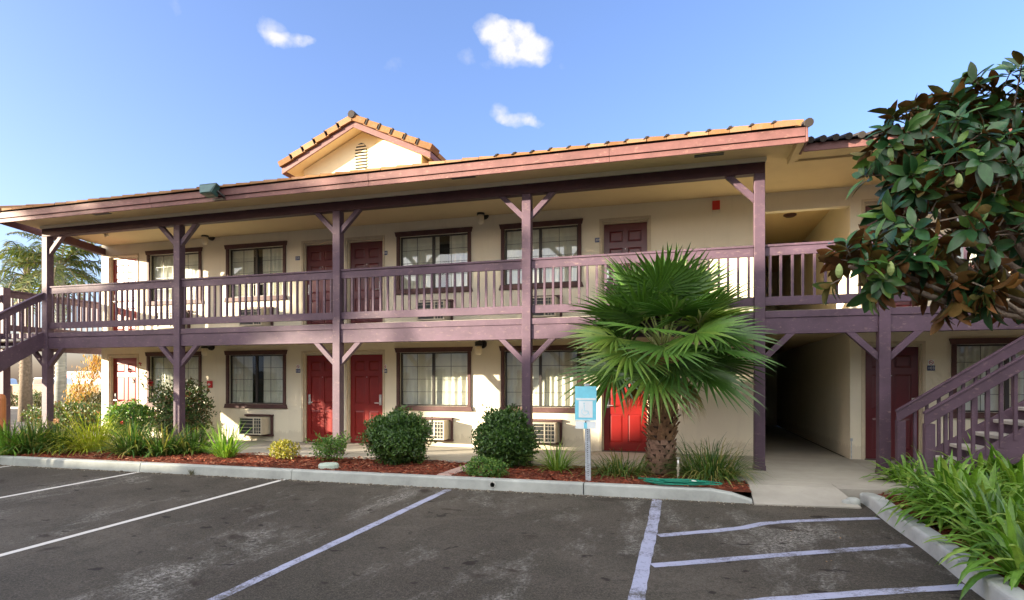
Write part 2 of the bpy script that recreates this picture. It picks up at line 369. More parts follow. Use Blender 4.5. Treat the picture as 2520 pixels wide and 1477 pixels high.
# ================================================================== GROUND
def build_ground():
    mb = MB(); xs = [-400, -60, -40, -30, -20, -10, 0, 2.2, 6, 12, 40, 400]; ys = [-400, -60, -20, -6, 0, 4, 8.235, 14, 30, 60, 400, 1500]
    def zz(y): return lot_z(y) if y <= 8.235 else (LOT0 - 0.004*(y-8.235) if y < 60 else LOT0 - 0.21)
    vs = [(x, y, zz(y)) for y in ys for x in xs]; nx = len(xs)
    fs = [(j*nx+i, j*nx+i+1, (j+1)*nx+i+1, (j+1)*nx+i) for j in range(len(ys)-1) for i in range(nx-1)]
    mb.add(vs, fs)
    struct(mb.build('parking_lot', ASPH), 'worn dark asphalt parking lot')
build_ground()
def stripe(pts, w, mat, label):
    mb = MB(); P = [on_lot(x, y, 0.004) for x, y in pts]
    # resample for slightly ragged edges
    Q = []
    for a, b in zip(P, P[1:]):
        n = max(2, int((b-a).length/0.12))
        for i in range(n): Q.append(a.lerp(b, i/n))
    Q.append(P[-1])
    vs = []
    for i, p in enumerate(Q):
        d = (Q[min(i+1, len(Q)-1)] - Q[max(0, i-1)]); d.z = 0; d.normalize(); s = Vector((-d.y, d.x, 0))
        j = 0.006 if mat is LINEB else 0.002
        a = p + s*(w/2 + R.uniform(-j, j)); b = p - s*(w/2 + R.uniform(-j, j))
        for q in (a, b): q.z = lot_z(q.y) + 0.004; vs.append(q)
    fs = [(2*i+1, 2*i+3, 2*i+2, 2*i) for i in range(len(Q)-1)]
    mb.add(vs, fs); o = mb.build('parking_line', mat); struct(o, label); return o
def ext(a, b, k):  # carry a line on past b
    return (b[0]+(b[0]-a[0])*k, b[1]+(b[1]-a[1])*k)
stripe([(67, 1141), (0, 1150), (-250, 1184)], 0.09, LINEW, 'white bay line farthest left by the kerb')
stripe([(357, 1159), (0, 1225), (-500, 1318)], 0.09, LINEW, 'white bay line second from the left')
stripe([(702, 1179), (0, 1367), (-420, 1480)], 0.09, LINEW, 'long crisp white bay line')
stripe([(1103, 1205), (525, 1477), (250, 1607)], 0.105, LINEB, 'worn lilac bay line running diagonally')
stripe([(1617, 1229), (1605, 1300), (1582, 1395), (1567, 1477), (1553, 1560)], 0.125, LINEB, 'worn lilac line bounding the hatched area')
stripe([(1620, 1318), (1760, 1306), (1830, 1298), (1880, 1288), (1960, 1282), (2160, 1275)], 0.11, LINEB, 'wavy lilac hatch line nearest the path')
stripe([(1605, 1392), (1900, 1367), (2238, 1342)], 0.11, LINEB, 'middle lilac hatch line')
stripe([(1590, 1508), (1895, 1477), (2140, 1458), (2385, 1443)], 0.11, LINEB, 'lilac hatch line nearest the camera')

# kerbs ------------------------------------------------------------
def kerb_run():
    mb = MB()
    top, w = 0.0, 0.155
    def seg(xa, xb, ta, tb):
        # profile: battered face with rounded nose
        def prof(x, t):
            return [(x, KY, LOT0-0.05), (x, KY+0.012, t-0.022), (x, KY+0.02, t-0.008), (x, KY+0.036, t), (x, KY+w, t), (x, KY+w, LOT0-0.05)]
        a, b = prof(xa, ta), prof(xb, tb)
        mb.add(a+b, [(i, i+6, (i+1) % 6+6, (i+1) % 6) for i in range(6)] + [(5,4,3,2,1,0), (6,7,8,9,10,11)])
    joints = [-40, -33, -27, -22.2, -18.1, -15.0, -12.05, -9.05, -6.0, -1.32]
    for a, b in zip(joints, joints[1:]): seg(a+0.005, b-0.005, top, top)
    seg(-1.31, 0.35, top, top); seg(0.35, 0.62, top, -0.04); seg(0.62, 0.86, -0.04, -0.115)
    o = mb.build('kerb', KERB, smooth=False, bevel=0.004); struct(o, 'pale concrete kerb along the planting bed')
    # drain outlet in the face of the kerb
    p = on_lot(1212, 1228); mb = MB()
    c = Vector((at_y(1212, 1200, KY).x, KY, -0.075))
    mb.lathe(c, [(0.045, -0.006), (0.045, 0.012), (0.034, 0.012), (0.034, -0.006)], 20, 'Y'); 
    d = thing('drain_outlet', 'small round drain pipe mouth in the kerb face', 'drain pipe', c)
    mb.build('pipe_rim', mat_simple('grey_pvc', (0.45, 0.45, 0.42), 0.5), d)
    m2 = MB(); m2.lathe(c, [(0.034, -0.004), (0.034, 0.01)], 20, 'Y'); m2.build('pipe_mouth', DARKIN, d)
kerb_run()
def kerb_right():
    mb = MB(); n = 26; x0 = 2.21; w = 0.17; pts = []
    ys = [8.72 - i*0.4 for i in range(n)]
    for i, y in enumerate(ys):
        g = lot_z(y); t = g + 0.15 + (0.0 if i else -0.03); jx = 0.012*math.sin(y*3.1)
        if y > KY: g = LOT0; 
        xa = x0 + jx
        pts.append([(xa, y, g-0.06), (xa+0.008, y, t-0.03), (xa+0.014, y, t-0.012), (xa+0.03, y, t), (xa+w-0.012, y, t+0.002), (xa+w, y, t-0.008), (xa+w, y, g-0.06)])
    vs = [p for q in pts for p in q]; fs = []
    for i in range(n-1):
        for j in range(6): fs.append((i*7+j, i*7+j+1, (i+1)*7+j+1, (i+1)*7+j))
    fs.append(tuple(range(7))[::-1]); fs.append(tuple((n-1)*7+j for j in range(7)))
    mb.add(vs, fs)
    # rounded nose at the path end
    mb.lathe((x0+0.1, 8.72, 0), [(0.1, LOT0-0.05), (0.1, -0.06), (0.08, -0.038), (0.05, -0.034)], 16)
    struct(mb.build('kerb', KERB), 'pale concrete kerb beside the hatched bay')
    mb = MB(); mb.lathe((2.06, 8.42, 0), [(0.085, LOT0-0.02), (0.08, -0.07), (0.05, -0.05)], 12); mb.lathe((1.98, 8.40, 0), [(0.06, LOT0-0.02), (0.055, -0.09), (0.03, -0.075)], 10)
    struct(mb.build('kerb_stub', KERB, smooth=True), 'broken lump of kerb at the path corner')
kerb_right()

# walkway, path, beds ---------------------------------------------
def paving():
    mb = MB()
    js = [-15.6, -13.2, -10.9, -8.6, -6.3, -4.0, -1.7, 0.6]
    for a, b in zip(js, js[1:]): mb.box(a+0.004, b-0.004, 10.02, 22 if False else YW+0.3, -0.3, 0.0)
    struct(mb.build('walkway', CONC, bevel=0.004), 'concrete walkway along the ground-floor rooms')
    mb = MB()
    mb.box(0.608, 2.9, 9.2, 24.0, -0.3, 0.0); mb.box(2.908, 12, 10.05, YW+0.3, -0.3, 0.0); mb.box(2.908, 12, 9.2, 10.042, -0.3, -0.002)
    mb.box(0.875, 1.98, 8.83, 9.194, -0.3, -0.004); mb.box(1.986, 4.2, 8.83, 9.194, -0.3, -0.004)
    # ramped apron down to the lot
    mb.hexa([(0.875, 8.16, LOT0-0.1), (2.12, 8.28, LOT0-0.1), (1.98, 8.822, -0.3), (0.875, 8.822, -0.3), (0.875, 8.16, LOT0+0.02), (2.12, 8.28, LOT0+0.02), (1.98, 8.822, -0.006), (0.875, 8.822, -0.006)])
    struct(mb.build('path', CONC, bevel=0.004), 'concrete path from the lot into the breezeway')
    # planting beds: lightly heaped soil
    def bed(name, label, x0, x1, ya, yb, z0, nx, ny, slope=False):
        mb = MB(); vs = []
        for j in range(ny+1):
            for i in range(nx+1):
                x = x0+(x1-x0)*i/nx; y = ya+(yb-ya)*j/ny
                e = min(1, min(i, nx-i, j, ny-j)/2.0)
                base = z0 if not slope else lot_z(y)+0.10
                vs.append((x, y, base + e*(0.02+0.035*noise.noise(Vector((x*1.7, y*1.7, 3))))))
        mb.add(vs, [(j*(nx+1)+i, j*(nx+1)+i+1, (j+1)*(nx+1)+i+1, (j+1)*(nx+1)+i) for j in range(ny) for i in range(nx)])
        struct(mb.build(name, MULCHB, smooth=True), label)
    bed('planting_bed', 'red mulched planting bed between kerb and walkway', -40, 0.868, KY+0.15, 10.025, -0.035, 300, 16)
    bed('planting_bed', 'red mulched planting bed right of the path', 2.40, 9.0, -1.5, 8.83, -0.07, 40, 60, True)
    mb = MB(); a, b = at_z(1068, 1172, 0.0), at_z(1155, 1138, 0.0)
    mb.hexa([(a.x, KY+0.157, -0.1), (a.x+0.22, KY+0.157, -0.1), (a.x+0.28, 10.015, -0.1), (a.x+0.06, 10.015, -0.1), (a.x, KY+0.157, 0.012), (a.x+0.22, KY+0.157, 0.012), (a.x+0.28, 10.015, 0.012), (a.x+0.06, 10.015, 0.012)])
    struct(mb.build('path_strip', mat_concrete('pink_concrete', (0.42, 0.29, 0.25)), bevel=0.005), 'narrow pinkish concrete strip crossing the bed')
paving()
def chips():
    for (name, lab, x0, x1, ya, yb, n, slope) in (('bark_mulch', 'shredded red bark mulch in the bed under the balcony', -14.5, 0.85, KY+0.15, 10.0, 15000, False),
                                             ('bark_mulch', 'shredded red bark mulch in the bed beside the stairs', 2.42, 5.2, 3.4, 8.75, 6500, True)):
        mb = MB()
        for i in range(n):
            x = R.uniform(x0, x1); y = R.uniform(ya, yb)
            z = (-0.035 if not slope else lot_z(y)+0.10) + 0.02 + 0.035*noise.noise(Vector((x*1.7, y*1.7, 3))) + R.uniform(0, 0.02)
            l = R.uniform(0.012, 0.04); w = R.uniform(0.004, 0.011); a = R.uniform(0, PI); t = R.uniform(-0.5, 0.5)
            d = Vector((math.cos(a), math.sin(a), t*0.6)).normalized()*l; s = Vector((-math.sin(a), math.cos(a), R.uniform(-.6, .6))).normalized()*w
            p = Vector((x, y, z)); mb.add([p-d-s, p+d-s, p+d+s, p-d+s], [(0,1,2,3)], R.random()**1.5)
        tag(mb.build(name, CHIP), lab, 'bark mulch', kind='stuff')
chips()
def gutter_grit():
    mb = MB(); 
    for i in range(2600):
        x = R.uniform(-14, 1.6); y = KY - abs(R.gauss(0, 0.05)) - 0.003; 
        if x > 0.9: y += 0.0
        s = R.uniform(0.002, 0.008)*(1 if R.random() < .93 else 2.0); z = lot_z(y)
        mb.box(x-s, x+s*R.uniform(.6, 1.6), y-s, y+s, z, z+s*0.9, R.random()**2)
    tag(mb.build('grit', mat_leaf('grit', [(0.10, 0.08, 0.06), (0.2, 0.17, 0.13), (0.42, 0.38, 0.3)], 0.9, 0.0)), 'fine grit and crumbs gathered along the kerb foot', 'grit', kind='stuff')
gutter_grit()

# ================================================================== MOTEL
B = thing('motel_building', 'two-storey cream stucco motel with mauve timber balcony, red doors and tiled roof', 'motel', (0, 0, 0))
UP = 2.58      # upper-storey rise
doorsX = [(-14.39, -13.53), (-8.53, -7.69), (-7.37, -6.53), (-1.545, -0.683)]
winsX = [(-13.17, -11.46), (-10.74, -9.02), (-6.157, -4.375), (-3.72, -1.98)]
doorsR = [(3.20, 4.05), (7.6, 8.45)]; winsR = [(4.51, 6.25)]
TW = 0.085     # trim width
def opens_for(z0, dx, wx):
    o = [(a-0.03, b+0.03, z0, z0+2.08) for a, b in dx]
    o += [(a+TW, b-TW, z0+0.88, z0+2.06) for a, b in wx]
    return o
WL, BW0, BW1, XR = -14.68, 1.39, 2.936, 12.0
def walls():
    mb = MB()
    walled(mb, WL, BW0, 0.0, 5.0, YW, 0.16, opens_for(0.0, doorsX, winsX)+opens_for(UP, doorsX, winsX))
    walled(mb, BW1, XR, 0.0, 5.0, YW, 0.16, opens_for(0.0, doorsR, winsR)+opens_for(UP, doorsR, winsR))
    yb = 24.0
    for x, s in ((WL, -1), (BW0, 1), (BW1, -1), (XR, 1)):   # side walls, breezeway walls
        mb.add([(x, YW, 0), (x, yb, 0), (x, yb, 5.0), (x, YW, 5.0)], [(0,1,2,3) if s > 0 else (3,2,1,0)])
    mb.add([(WL, yb, 0), (BW0, yb, 0), (BW0, yb, 5), (WL, yb, 5)], [(3,2,1,0)]); mb.add([(BW1, yb, 0), (XR, yb, 0), (XR, yb, 5), (BW1, yb, 5)], [(3,2,1,0)])
    mb.build('wall', STUCCO, B)
    # header over the upper breezeway opening and the far closed end
    m2 = MB(); m2.box(BW0+0.002, BW1-0.002, YW+0.01, YW+0.17, 4.62, 4.985)
    mf = MB(); mf.box(BW0+0.002, BW1-0.002, 21.0, 21.2, 0.0, 4.97); mf.build('breezeway_end', STUCCO, B)
    m2.build('breezeway_header', STUCCO, B)
    m3 = MB(); m3.box(BW0+0.004, BW1-0.004, YW-0.012, 20.99, 2.33, 2.56); m3.build('breezeway_floor', CEIL, B)
    m4 = MB(); m4.box(BW0-0.3, BW1+0.3, YW-0.03, YW+0.0, 4.985, 4.995)
    # exterior outlet/conduit on the corner of the right-hand wing
    o = MB(); p = at_y(2094, 1095, YW); o.box(p.x, p.x+0.012, YW-0.015, YW-0.001, 0.0, 0.33); o.box(p.x-0.01, p.x+0.022, YW-0.03, YW-0.001, 0.33, 0.38)
    tag(o.build('conduit', GALV), 'thin grey conduit stub at foot of breezeway corner', 'conduit')
walls()
def make_door(x0, x1, z0, left_handle=True, label=None):
    yd = YW+0.095
    mb = MB()
    W, H = x1-x0, 2.03
    cols = [(0.13, 0.44), (0.56, 0.87)]; rows = [(0.11, 0.385), (0.43, 0.80), (0.84, 0.955)]
    rows = [(0.09, 0.37), (0.45, 0.76), (0.82, 0.93)]
    ops = [(x0+c0*W, x0+c1*W, z0+r0*H, z0+r1*H) for c0, c1 in cols for r0, r1 in rows]
    walled(mb, x0, x1, z0+0.012, z0+H, yd, 0.014, ops, back=False)
    for (a, b, c, d) in ops:
        y = yd+0.014; i = 0.035
        mb.add([(a,y,c),(b,y,c),(b,y,d),(a,y,d),(a+i,yd+0.003,c+i),(b-i,yd+0.003,c+i),(b-i,yd+0.003,d-i),(a+i,yd+0.003,d-i)],
               [(0,1,5,4),(1,2,6,5),(2,3,7,6),(3,0,4,7),(4,5,6,7)])
    door = mb.build('door', REDDOOR_SHADED if (z0 > 1 and x0 > -10) or x0 > 2 else REDDOOR, B)
    if label: door['label'] = label
    fr = MB(); t = 0.03
    fr.box(x0-0.03, x0-0.001, YW+0.05, YW+0.15, z0, z0+2.078); fr.box(x1+0.001, x1+0.03, YW+0.05, YW+0.15, z0, z0+2.078); fr.box(x0-0.001, x1+0.001, YW+0.05, YW+0.15, z0+2.035, z0+2.078)
    # flat stucco-coloured casing just proud of the wall
    e = 0.05
    fr.box(x0-0.03-e, x0-0.032, YW-0.014, YW+0.03, z0, z0+2.082+e); fr.box(x1+0.032, x1+0.03+e, YW-0.014, YW+0.03, z0, z0+2.082+e); fr.box(x0-0.032, x1+0.032, YW-0.014, YW+0.03, z0+2.082, z0+2.082+e)
    sub(fr, 'door_frame', JAMB, door, bevel=0.003)
    th = MB(); th.box(x0-0.03, x1+0.03, YW+0.0, YW+0.13, z0-0.01, z0+0.012); sub(th, 'threshold', ALU, door)
    h = MB(); hx = x0+0.075 if left_handle else x1-0.075; s = 1 if left_handle else -1
    h.box(hx-0.03, hx+0.03, yd-0.012, yd-0.001, z0+0.88, z0+1.12); h.tube([(hx, yd-0.01, z0+0.93), (hx, yd-0.06, z0+0.93)], 0.012, 8); h.tube([(hx, yd-0.055, z0+0.93), (hx+s*0.12, yd-0.055, z0+0.93)], 0.011, 8)
    h.box(hx-0.022, hx+0.022, yd-0.028, yd-0.012, z0+1.04, z0+1.10)
    sub(h, 'handle', STEEL, door, bevel=0.003)
    pe = MB(); pe.lathe((x0+W/2, yd-0.006, z0+1.52), [(0.009, 0), (0.009, 0.008)], 10, 'Y'); sub(pe, 'peephole', STEEL, door)
    return door
hands = [True, True, False, True]
for k, (a, b) in enumerate(doorsX):
    for z0 in (0.0, UP): make_door(a, b, z0, hands[k])
for a, b in doorsR:
    for z0 in (0.0, UP): make_door(a, b, z0, False)
def make_window(x0, x1, z0, seed):
    rr = random.Random(seed)
    a, b, c, d = x0+TW, x1-TW, z0+0.88, z0+2.06
    fr = MB()   # sliding sash frame
    y0, y1 = YW+0.045, YW+0.085; t = 0.03; mid = a+(b-a)*0.49
    fr.box(a, b, y0, y1, c, c+t); fr.box(a, b, y0, y1, d-t, d); fr.box(a, a+t, y0, y1, c+t, d-t); fr.box(b-t, b, y0, y1, c+t, d-t)
    fr.box(mid-0.028, mid+0.028, y0-0.008, y1, c+t, d-t)
    win = fr.build('window', ALU, B)
    mu = MB()
    for s0, s1, yy in ((a+t, mid-0.028, y0+0.012), (mid+0.028, b-t, y0+0.008)):
        xm = (s0+s1)/2; mu.box(xm-0.004, xm+0.004, yy, yy+0.006, c+t, d-t)
        for k in (1, 2, 3):
            z = c+t+(d-c-2*t)*k/4; mu.box(s0, s1, yy+0.001, yy+0.005, z-0.004, z+0.004)
    sub(mu, 'muntin_grid', ALU, win)
    g = MB()
    for s0, s1, yy in ((a+t, mid-0.028, y0+0.024), (mid+0.028, b-t, y0+0.020)):
        g.add([(s0, yy, c+t), (s1, yy, c+t), (s1, yy, d-t), (s0, yy, d-t)], [(0,1,2,3)])
    sub(g, 'glass', GLASS, win)
    # trim boards
    tr = MB(); e = 0.002
    tr.box(x0+0.012, a, YW-0.035, YW+0.02, c-0.0, d); tr.box(b, x1-0.012, YW-0.035, YW+0.02, c, d)
    tr.prism([(x0-0.03, z0+2.165), (x1+0.03, z0+2.165), (x1+0.015, z0+2.12), (x1-0.0, z0+2.062), (x0+0.0, z0+2.062), (x0-0.015, z0+2.12)], YW-0.05, YW+0.01)
    sub(tr, 'window_frame', TRIM, win, bevel=0.004)
    si = MB(); si.prism([(x0-0.0, z0+0.878), (x1+0.0, z0+0.878), (x1+0.035, z0+0.775), (x0-0.035, z0+0.775)], YW-0.052, YW+0.01)
    sub(si, 'window_sill', TRIM, win, bevel=0.004)
    # curtains in soft pleats
    style = {3: 1, 4: 2, 5: 0, 6: 3}.get(seed, 0); spans = {0: [(a-0.03, b+0.03)], 1: [(a-0.03, a+0.55), (mid+0.12, b+0.03)], 2: [(a-0.03, mid-0.16), (mid+0.1, b+0.03)], 3: [(a-0.03, mid+0.1), (mid+0.35, b+0.03)]}[style]
    cu = MB(); n = 60
    for (ca, cb) in spans:
      vs = []
      for i in range(n+1):
        x = ca+(cb-ca)*i/n; ph = x*46 + 1.5*math.sin(x*7+seed)
        y = YW+0.135+0.022*math.sin(ph)*1.6*(0.6+0.4*math.sin(x*5+seed))
        vs += [(x, y, c-0.1), (x, y+0.006, (c+d)/2), (x, y, d+0.08)]
      cu.add(vs, [(3*i+j, 3*i+3+j, 3*i+4+j, 3*i+1+j) for i in range(n) for j in (0, 1)])
    sub(cu, 'curtain', CURT, win, smooth=True)
    return win
sd = 0
for a, b in winsX+winsR:
    for z0 in (0.0, UP): sd += 1; make_window(a, b, z0, sd)
# dark room volumes behind
mb = MB(); mb.box(WL+0.02, BW0-0.02, YW+0.4, YW+0.44, 0.02, 4.9); mb.box(BW1+0.02, XR-0.02, YW+0.4, YW+0.44, 0.02, 4.9); mb.build('room_partition', DARKIN, B)

# deck, posts, rails ----------------------------------------------
PX = [-14.07, -10.35, -6.53, -2.73, 1.098, 2.854, 6.67, 10.4]
PWD = 0.16
def deck():
    XD0, XD1 = -15.45, 12.0
    mb = MB(); mb.box(XD0, XD1, YP+0.172, YW-0.002, 2.42, DECK); mb.build('balcony_deck', CONC, B)
    mb = MB(); mb.box(WL+0.2, XD1, YP+0.178, YW-0.004, 2.36, 2.418); mb.build('lower_ceiling', CEIL, B)
    # rim boards per bay, in front of the deck edge
    xs = PX+[]
    for a, b in zip(PX, PX[1:]):
        a1, b1 = a+PWD+0.001, b-0.001
        m = MB(); m.box(a1, b1, YP+0.035, YP+0.165, 2.165, 2.418); m.box(a1, b1, YP+0.02, YP+0.165, 2.421, 2.528)
        m.build('rim_beam', PURPLE, B, bevel=0.004)
    m = MB(); m.box(XD0, PX[0]-0.001, YP+0.035, YP+0.165, 2.165, 2.418); m.box(XD0, PX[0]-0.001, YP+0.02, YP+0.165, 2.421, 2.528)
    m.box(XD0, XD0+0.13, YP+0.17, YW+1.0, 2.165, 2.528); m.build('rim_beam', PURPLE, B, bevel=0.004)
    # upper header beam with cream strip over it
    m = MB(); m.box(PX[0], PX[4]+PWD, YP, YP+0.15, 4.72, 4.895); 
    m.hexa([(PX[0], YP+0.152, 4.72), (PX[0]+0.14, YP+0.152, 4.72), (WL+0.15, YW-0.002, 4.72), (WL+0.01, YW-0.002, 4.72), (PX[0], YP+0.152, 4.895), (PX[0]+0.14, YP+0.152, 4.895), (WL+0.15, YW-0.002, 4.895), (WL+0.01, YW-0.002, 4.895)])
    m.build('header_beam', BEAM_SHADED, B, bevel=0.004)
    m = MB(); m.box(PX[0]-0.02, PX[4]+PWD+0.02, YP-0.03, YP+0.18, 4.898, 4.968); m.build('cream_strip', STUCCO, B, bevel=0.003)
deck()
def post(x, y, z0, z1, parent, mat=PURPLE, braces=(), name='post'):
    m = MB(); m.box(x, x+PWD, y, y+PWD, z0, z1); m.box(x-0.012, x+PWD+0.012, y-0.012, y+PWD+0.012, z0, z0+0.10) if z0 < 0.1 else None
    po = m.build(name, mat, parent, bevel=0.006)
    for (zt, s, ln) in braces:
        b = MB(); cx = x+PWD if s > 0 else x; w = 0.09
        # a 45-degree knee brace, parallelogram outline in the facade plane
        p = [(cx, zt-ln), (cx, zt-ln+w*1.41), (cx+s*(ln-w*1.41), zt), (cx+s*ln, zt)]
        if s > 0: p = p[::-1]
        b.prism(p, y+0.03, y+0.12); sub(b, 'brace', mat, po, bevel=0.004)
    return po
for i, x in enumerate(PX):
    br = []
    if i <= 4:
        if i > 0: br.append((4.718, -1, 0.44))
        if i < 4: br.append((4.718, 1, 0.44))
    br.append((2.163, -1, 0.44)); br.append((2.163, 1, 0.44))
    top = 4.718 if i < 4 else (4.72 if i == 4 else 3.62)
    if i > 4: top = 3.40
    post(x, YP-0.002 if i < 5 else YP-0.002, -0.02 if i else -0.1, top, B, PURPLE, br)
# the end post shows a dark cap piece where the header meets it
BAL_TOP, BAL_BOT = 3.41, 2.76
def railing(x0, x1, y0=YP, label=None):
    m = MB(); m.box(x0, x1, y0+0.05, y0+0.095, BAL_TOP, 3.55); m.box(x0, x1, y0+0.03, y0+0.15, 3.552, 3.588)
    r = m.build('railing', PURPLE, B, bevel=0.004)
    m = MB(); m.box(x0, x1, y0+0.05, y0+0.095, 2.62, BAL_BOT); sub(m, 'bottom_rail', PURPLE, r, bevel=0.004)
    n = max(2, round((x1-x0)/0.152)); 
    for k in range(n):
        x = x0+(k+0.5)*(x1-x0)/n + R.uniform(-0.006, 0.006); b = MB(); b.box(x-0.019, x+0.019, y0+0.056, y0+0.094, BAL_BOT-0.06, BAL_TOP+0.06)
        b.box(x-0.019, x+0.019, y0+0.097, y0+0.135, BAL_BOT-0.1, BAL_TOP+0.1) if False else None
        sub(b, 'baluster', PURPLE, r)
for a, b in zip(PX[:6], PX[1:6]+[PX[6]]): railing(a+PWD+0.002, b-0.002)
# gap trims: baluster counts per bay stay under thirty

# roof --------------------------------------------------------------
RX0, RX1 = -14.25, 1.70      # eave ends at the fascia
def roofing():
    SL = 0.30
    # soffit / ceiling sheets (the left end follows the skewed end beam)
    m = MB(); yb = 24.3
    m.hexa([(RX0+0.03, YF+0.03, 4.965), (RX1-0.02, YF+0.03, 4.965), (RX1-0.02, YP+0.3, 4.965), (RX0-0.17, YP+0.3, 4.965), (RX0+0.03, YF+0.03, 5.04), (RX1-0.02, YF+0.03, 5.04), (RX1-0.02, YP+0.3, 5.04), (RX0-0.17, YP+0.3, 5.04)])
    m.hexa([(RX0-0.17, YP+0.302, 4.97), (XR+0.5, YP+0.302, 4.97), (XR+0.5, yb, 4.97), (-15.3, yb, 4.97), (RX0-0.17, YP+0.302, 5.04), (XR+0.5, YP+0.302, 5.04), (XR+0.5, yb, 5.04), (-15.3, yb, 5.04)])
    m.build('soffit', CEIL, B)
    # shallower eave over the right-hand wing
    YF2 = 9.82
    m = MB(); m.box(RX1+0.0, XR+0.5, YF2+0.03, YP+0.30, 4.93, 4.96); m.box(RX1+0.02, XR+0.5, YP+0.16, YP+0.20, 4.90, 4.928); m.build('soffit', CEIL, B)
    m = MB(); m.box(RX1+0.04, XR+0.5, YF2, YF2+0.028, 4.85, 4.965); m.build('fascia', FASCIA, B, bevel=0.003)
    # boxed return between the two eaves
    m = MB(); m.hexa([(RX1-0.10, YF+0.03, 4.86), (RX1-0.0, YF+0.03, 4.86), (RX1-0.0, YP+0.15, 4.86), (RX1-0.10, YP+0.15, 4.86), (RX1-0.10, YF+0.03, 4.963), (RX1-0.0, YF+0.03, 4.963), (RX1-0.0, YP+0.15, 4.963), (RX1-0.10, YP+0.15, 4.963)])
    m.box(RX1+0.004, RX1+0.05, YF+0.06, YP+0.12, 4.90, 4.95)
    m.build('eave_return', CEIL, B, bevel=0.003)
    # fascia boards in lengths
    m = MB(); cuts = [RX0, -10.1, -5.3, -1.1, RX1]
    for a, b in zip(cuts, cuts[1:]):
        m.box(a+0.002, b-0.002, YF, YF+0.028, 4.85, 4.932); m.box(a+0.002, b-0.002, YF-0.03, YF+0.028, 4.935, 5.062)
    m.hexa([(RX0-0.03, YF-0.03, 4.85), (RX0-0.001, YF-0.03, 4.85), (-15.0, YW, 4.85), (-15.03, YW, 4.85), (RX0-0.03, YF-0.03, 5.06), (RX0-0.001, YF-0.03, 5.06), (-15.0, YW, 5.06), (-15.03, YW, 5.06)])
    m.box(RX1+0.001, RX1+0.03, YF-0.03, YF+0.5, 4.85, 5.062)
    m.build('fascia', FASCIA, B, bevel=0.004)
    # roof planes under the tiles: eave edge -> ridge, with a hip at the left end
    RY_, RZ_ = 17.0, 5.075+SL*(17.0-YF)
    m = MB(); e0 = YF-0.06
    m.add([(RX0-0.06, e0, 5.068), (RX1+0.05, e0, 5.068), (RX1+0.05, RY_, RZ_), (RX0+6.5, RY_, RZ_), (RX0-0.06-0.9, 24.4, 5.068), (RX1+0.05, 24.6, 5.068)],
          [(0,1,2,3), (3,2,5,4), (0,3,4)])
    m.add([(RX1+0.05, YF2-0.06, 4.97), (XR+0.6, YF2-0.06, 4.97), (XR+0.6, RY_, RZ_-0.1), (RX1+0.05, RY_, RZ_-0.1), (RX1+0.05, 24.6, 4.97), (XR+0.6, 24.6, 4.97)], [(0,1,2,3), (3,2,5,4)])
    roof = m.build('roof', TILED, B)
    # tile courses: flat shakes with a raised butt; the end bays kick upward towards the verge
    t = MB(); w = 0.30; n = int((RX1-RX0+0.2)/w)
    for row in range(26):
        y0 = e0-0.02+row*0.29; 
        for i in range(n):
            x = RX0-0.08+i*w + (0.15 if row % 2 else 0)
            if x-RX0 < (y0-e0)*0.85: continue
            y1 = y0+0.36; za = 5.072+SL*(y0-e0)+0.012; zb = 5.072+SL*(y1-e0)-0.004
            kick = max(0, (x+2.6)/4.2)**1.6*0.05 if row == 0 else max(0, (x+2.6)/4.2)**1.6*0.075
            j = R.uniform(-0.004, 0.008); h = 0.03+R.uniform(0, 0.008)
            x1 = x+w-0.006; tl = 0.018
            t.hexa([(x, y0+j, za), (x1, y0+j, za), (x1, y1, zb), (x, y1, zb), (x, y0+j, za+h+tl+kick), (x1, y0+j, za+h+kick), (x1, y1, zb+h*0.5+kick), (x, y1, zb+h*0.5+tl*0.5+kick)], R.random())
            if row == 0 and x > -3: t.hexa([(x-0.05, y0-0.012, za+h*0.4+kick*0.9), (x+0.005, y0-0.012, za+h+kick*0.9), (x+0.005, y0+0.1, za+h+kick), (x-0.05, y0+0.1, za+h*0.4+kick), (x-0.01, y0-0.012, za+h+tl+kick+0.004), (x+0.03, y0-0.012, za+h+tl+kick+0.007), (x+0.03, y0+0.1, za+h+tl+kick+0.03), (x-0.01, y0+0.1, za+h+tl+kick+0.03)], 0.5, 1)
    for i in range(12):   # verge row up the right-hand end: half-round caps
        y0 = e0-0.04+i*0.36; z = 5.105+SL*(y0-e0)
        t.tube([(RX1+0.03, y0, z), (RX1+0.03, y0+0.42, z+0.42*SL)], [0.062, 0.055], 10, R.random(), 1 if i == 0 else 0)
    sub(t, 'roof_tiles', [TILE, TILED], roof)
    t = MB()
    for i in range(60):   # barrel course on the right-hand wing
        x = RX1+0.12+i*0.17
        t.tube([(x, YF2-0.09, 4.985), (x, YF2+0.6, 4.985+0.69*SL)], 0.05, 8, R.random())
        t.tube([(x, YF2+0.58, 5.0+0.66*SL), (x, YF2+3.0, 5.0+3.1*SL)], 0.05, 8, R.random())
    sub(t, 'roof_tiles', [TILED], roof)
    # small leftovers: hip cap up the left end
    t = MB()
    for k in range(18):
        p = Vector((RX0-0.05, e0, 5.12)).lerp(Vector((RX0+6.5, RY_, RZ_+0.05)), k/18); q = Vector((RX0-0.05, e0, 5.12)).lerp(Vector((RX0+6.5, RY_, RZ_+0.05)), (k+1.15)/18)
        t.tube([p, q], [0.085, 0.07], 8, R.random())
    sub(t, 'hip_tiles', [TILE], roof)
roofing()
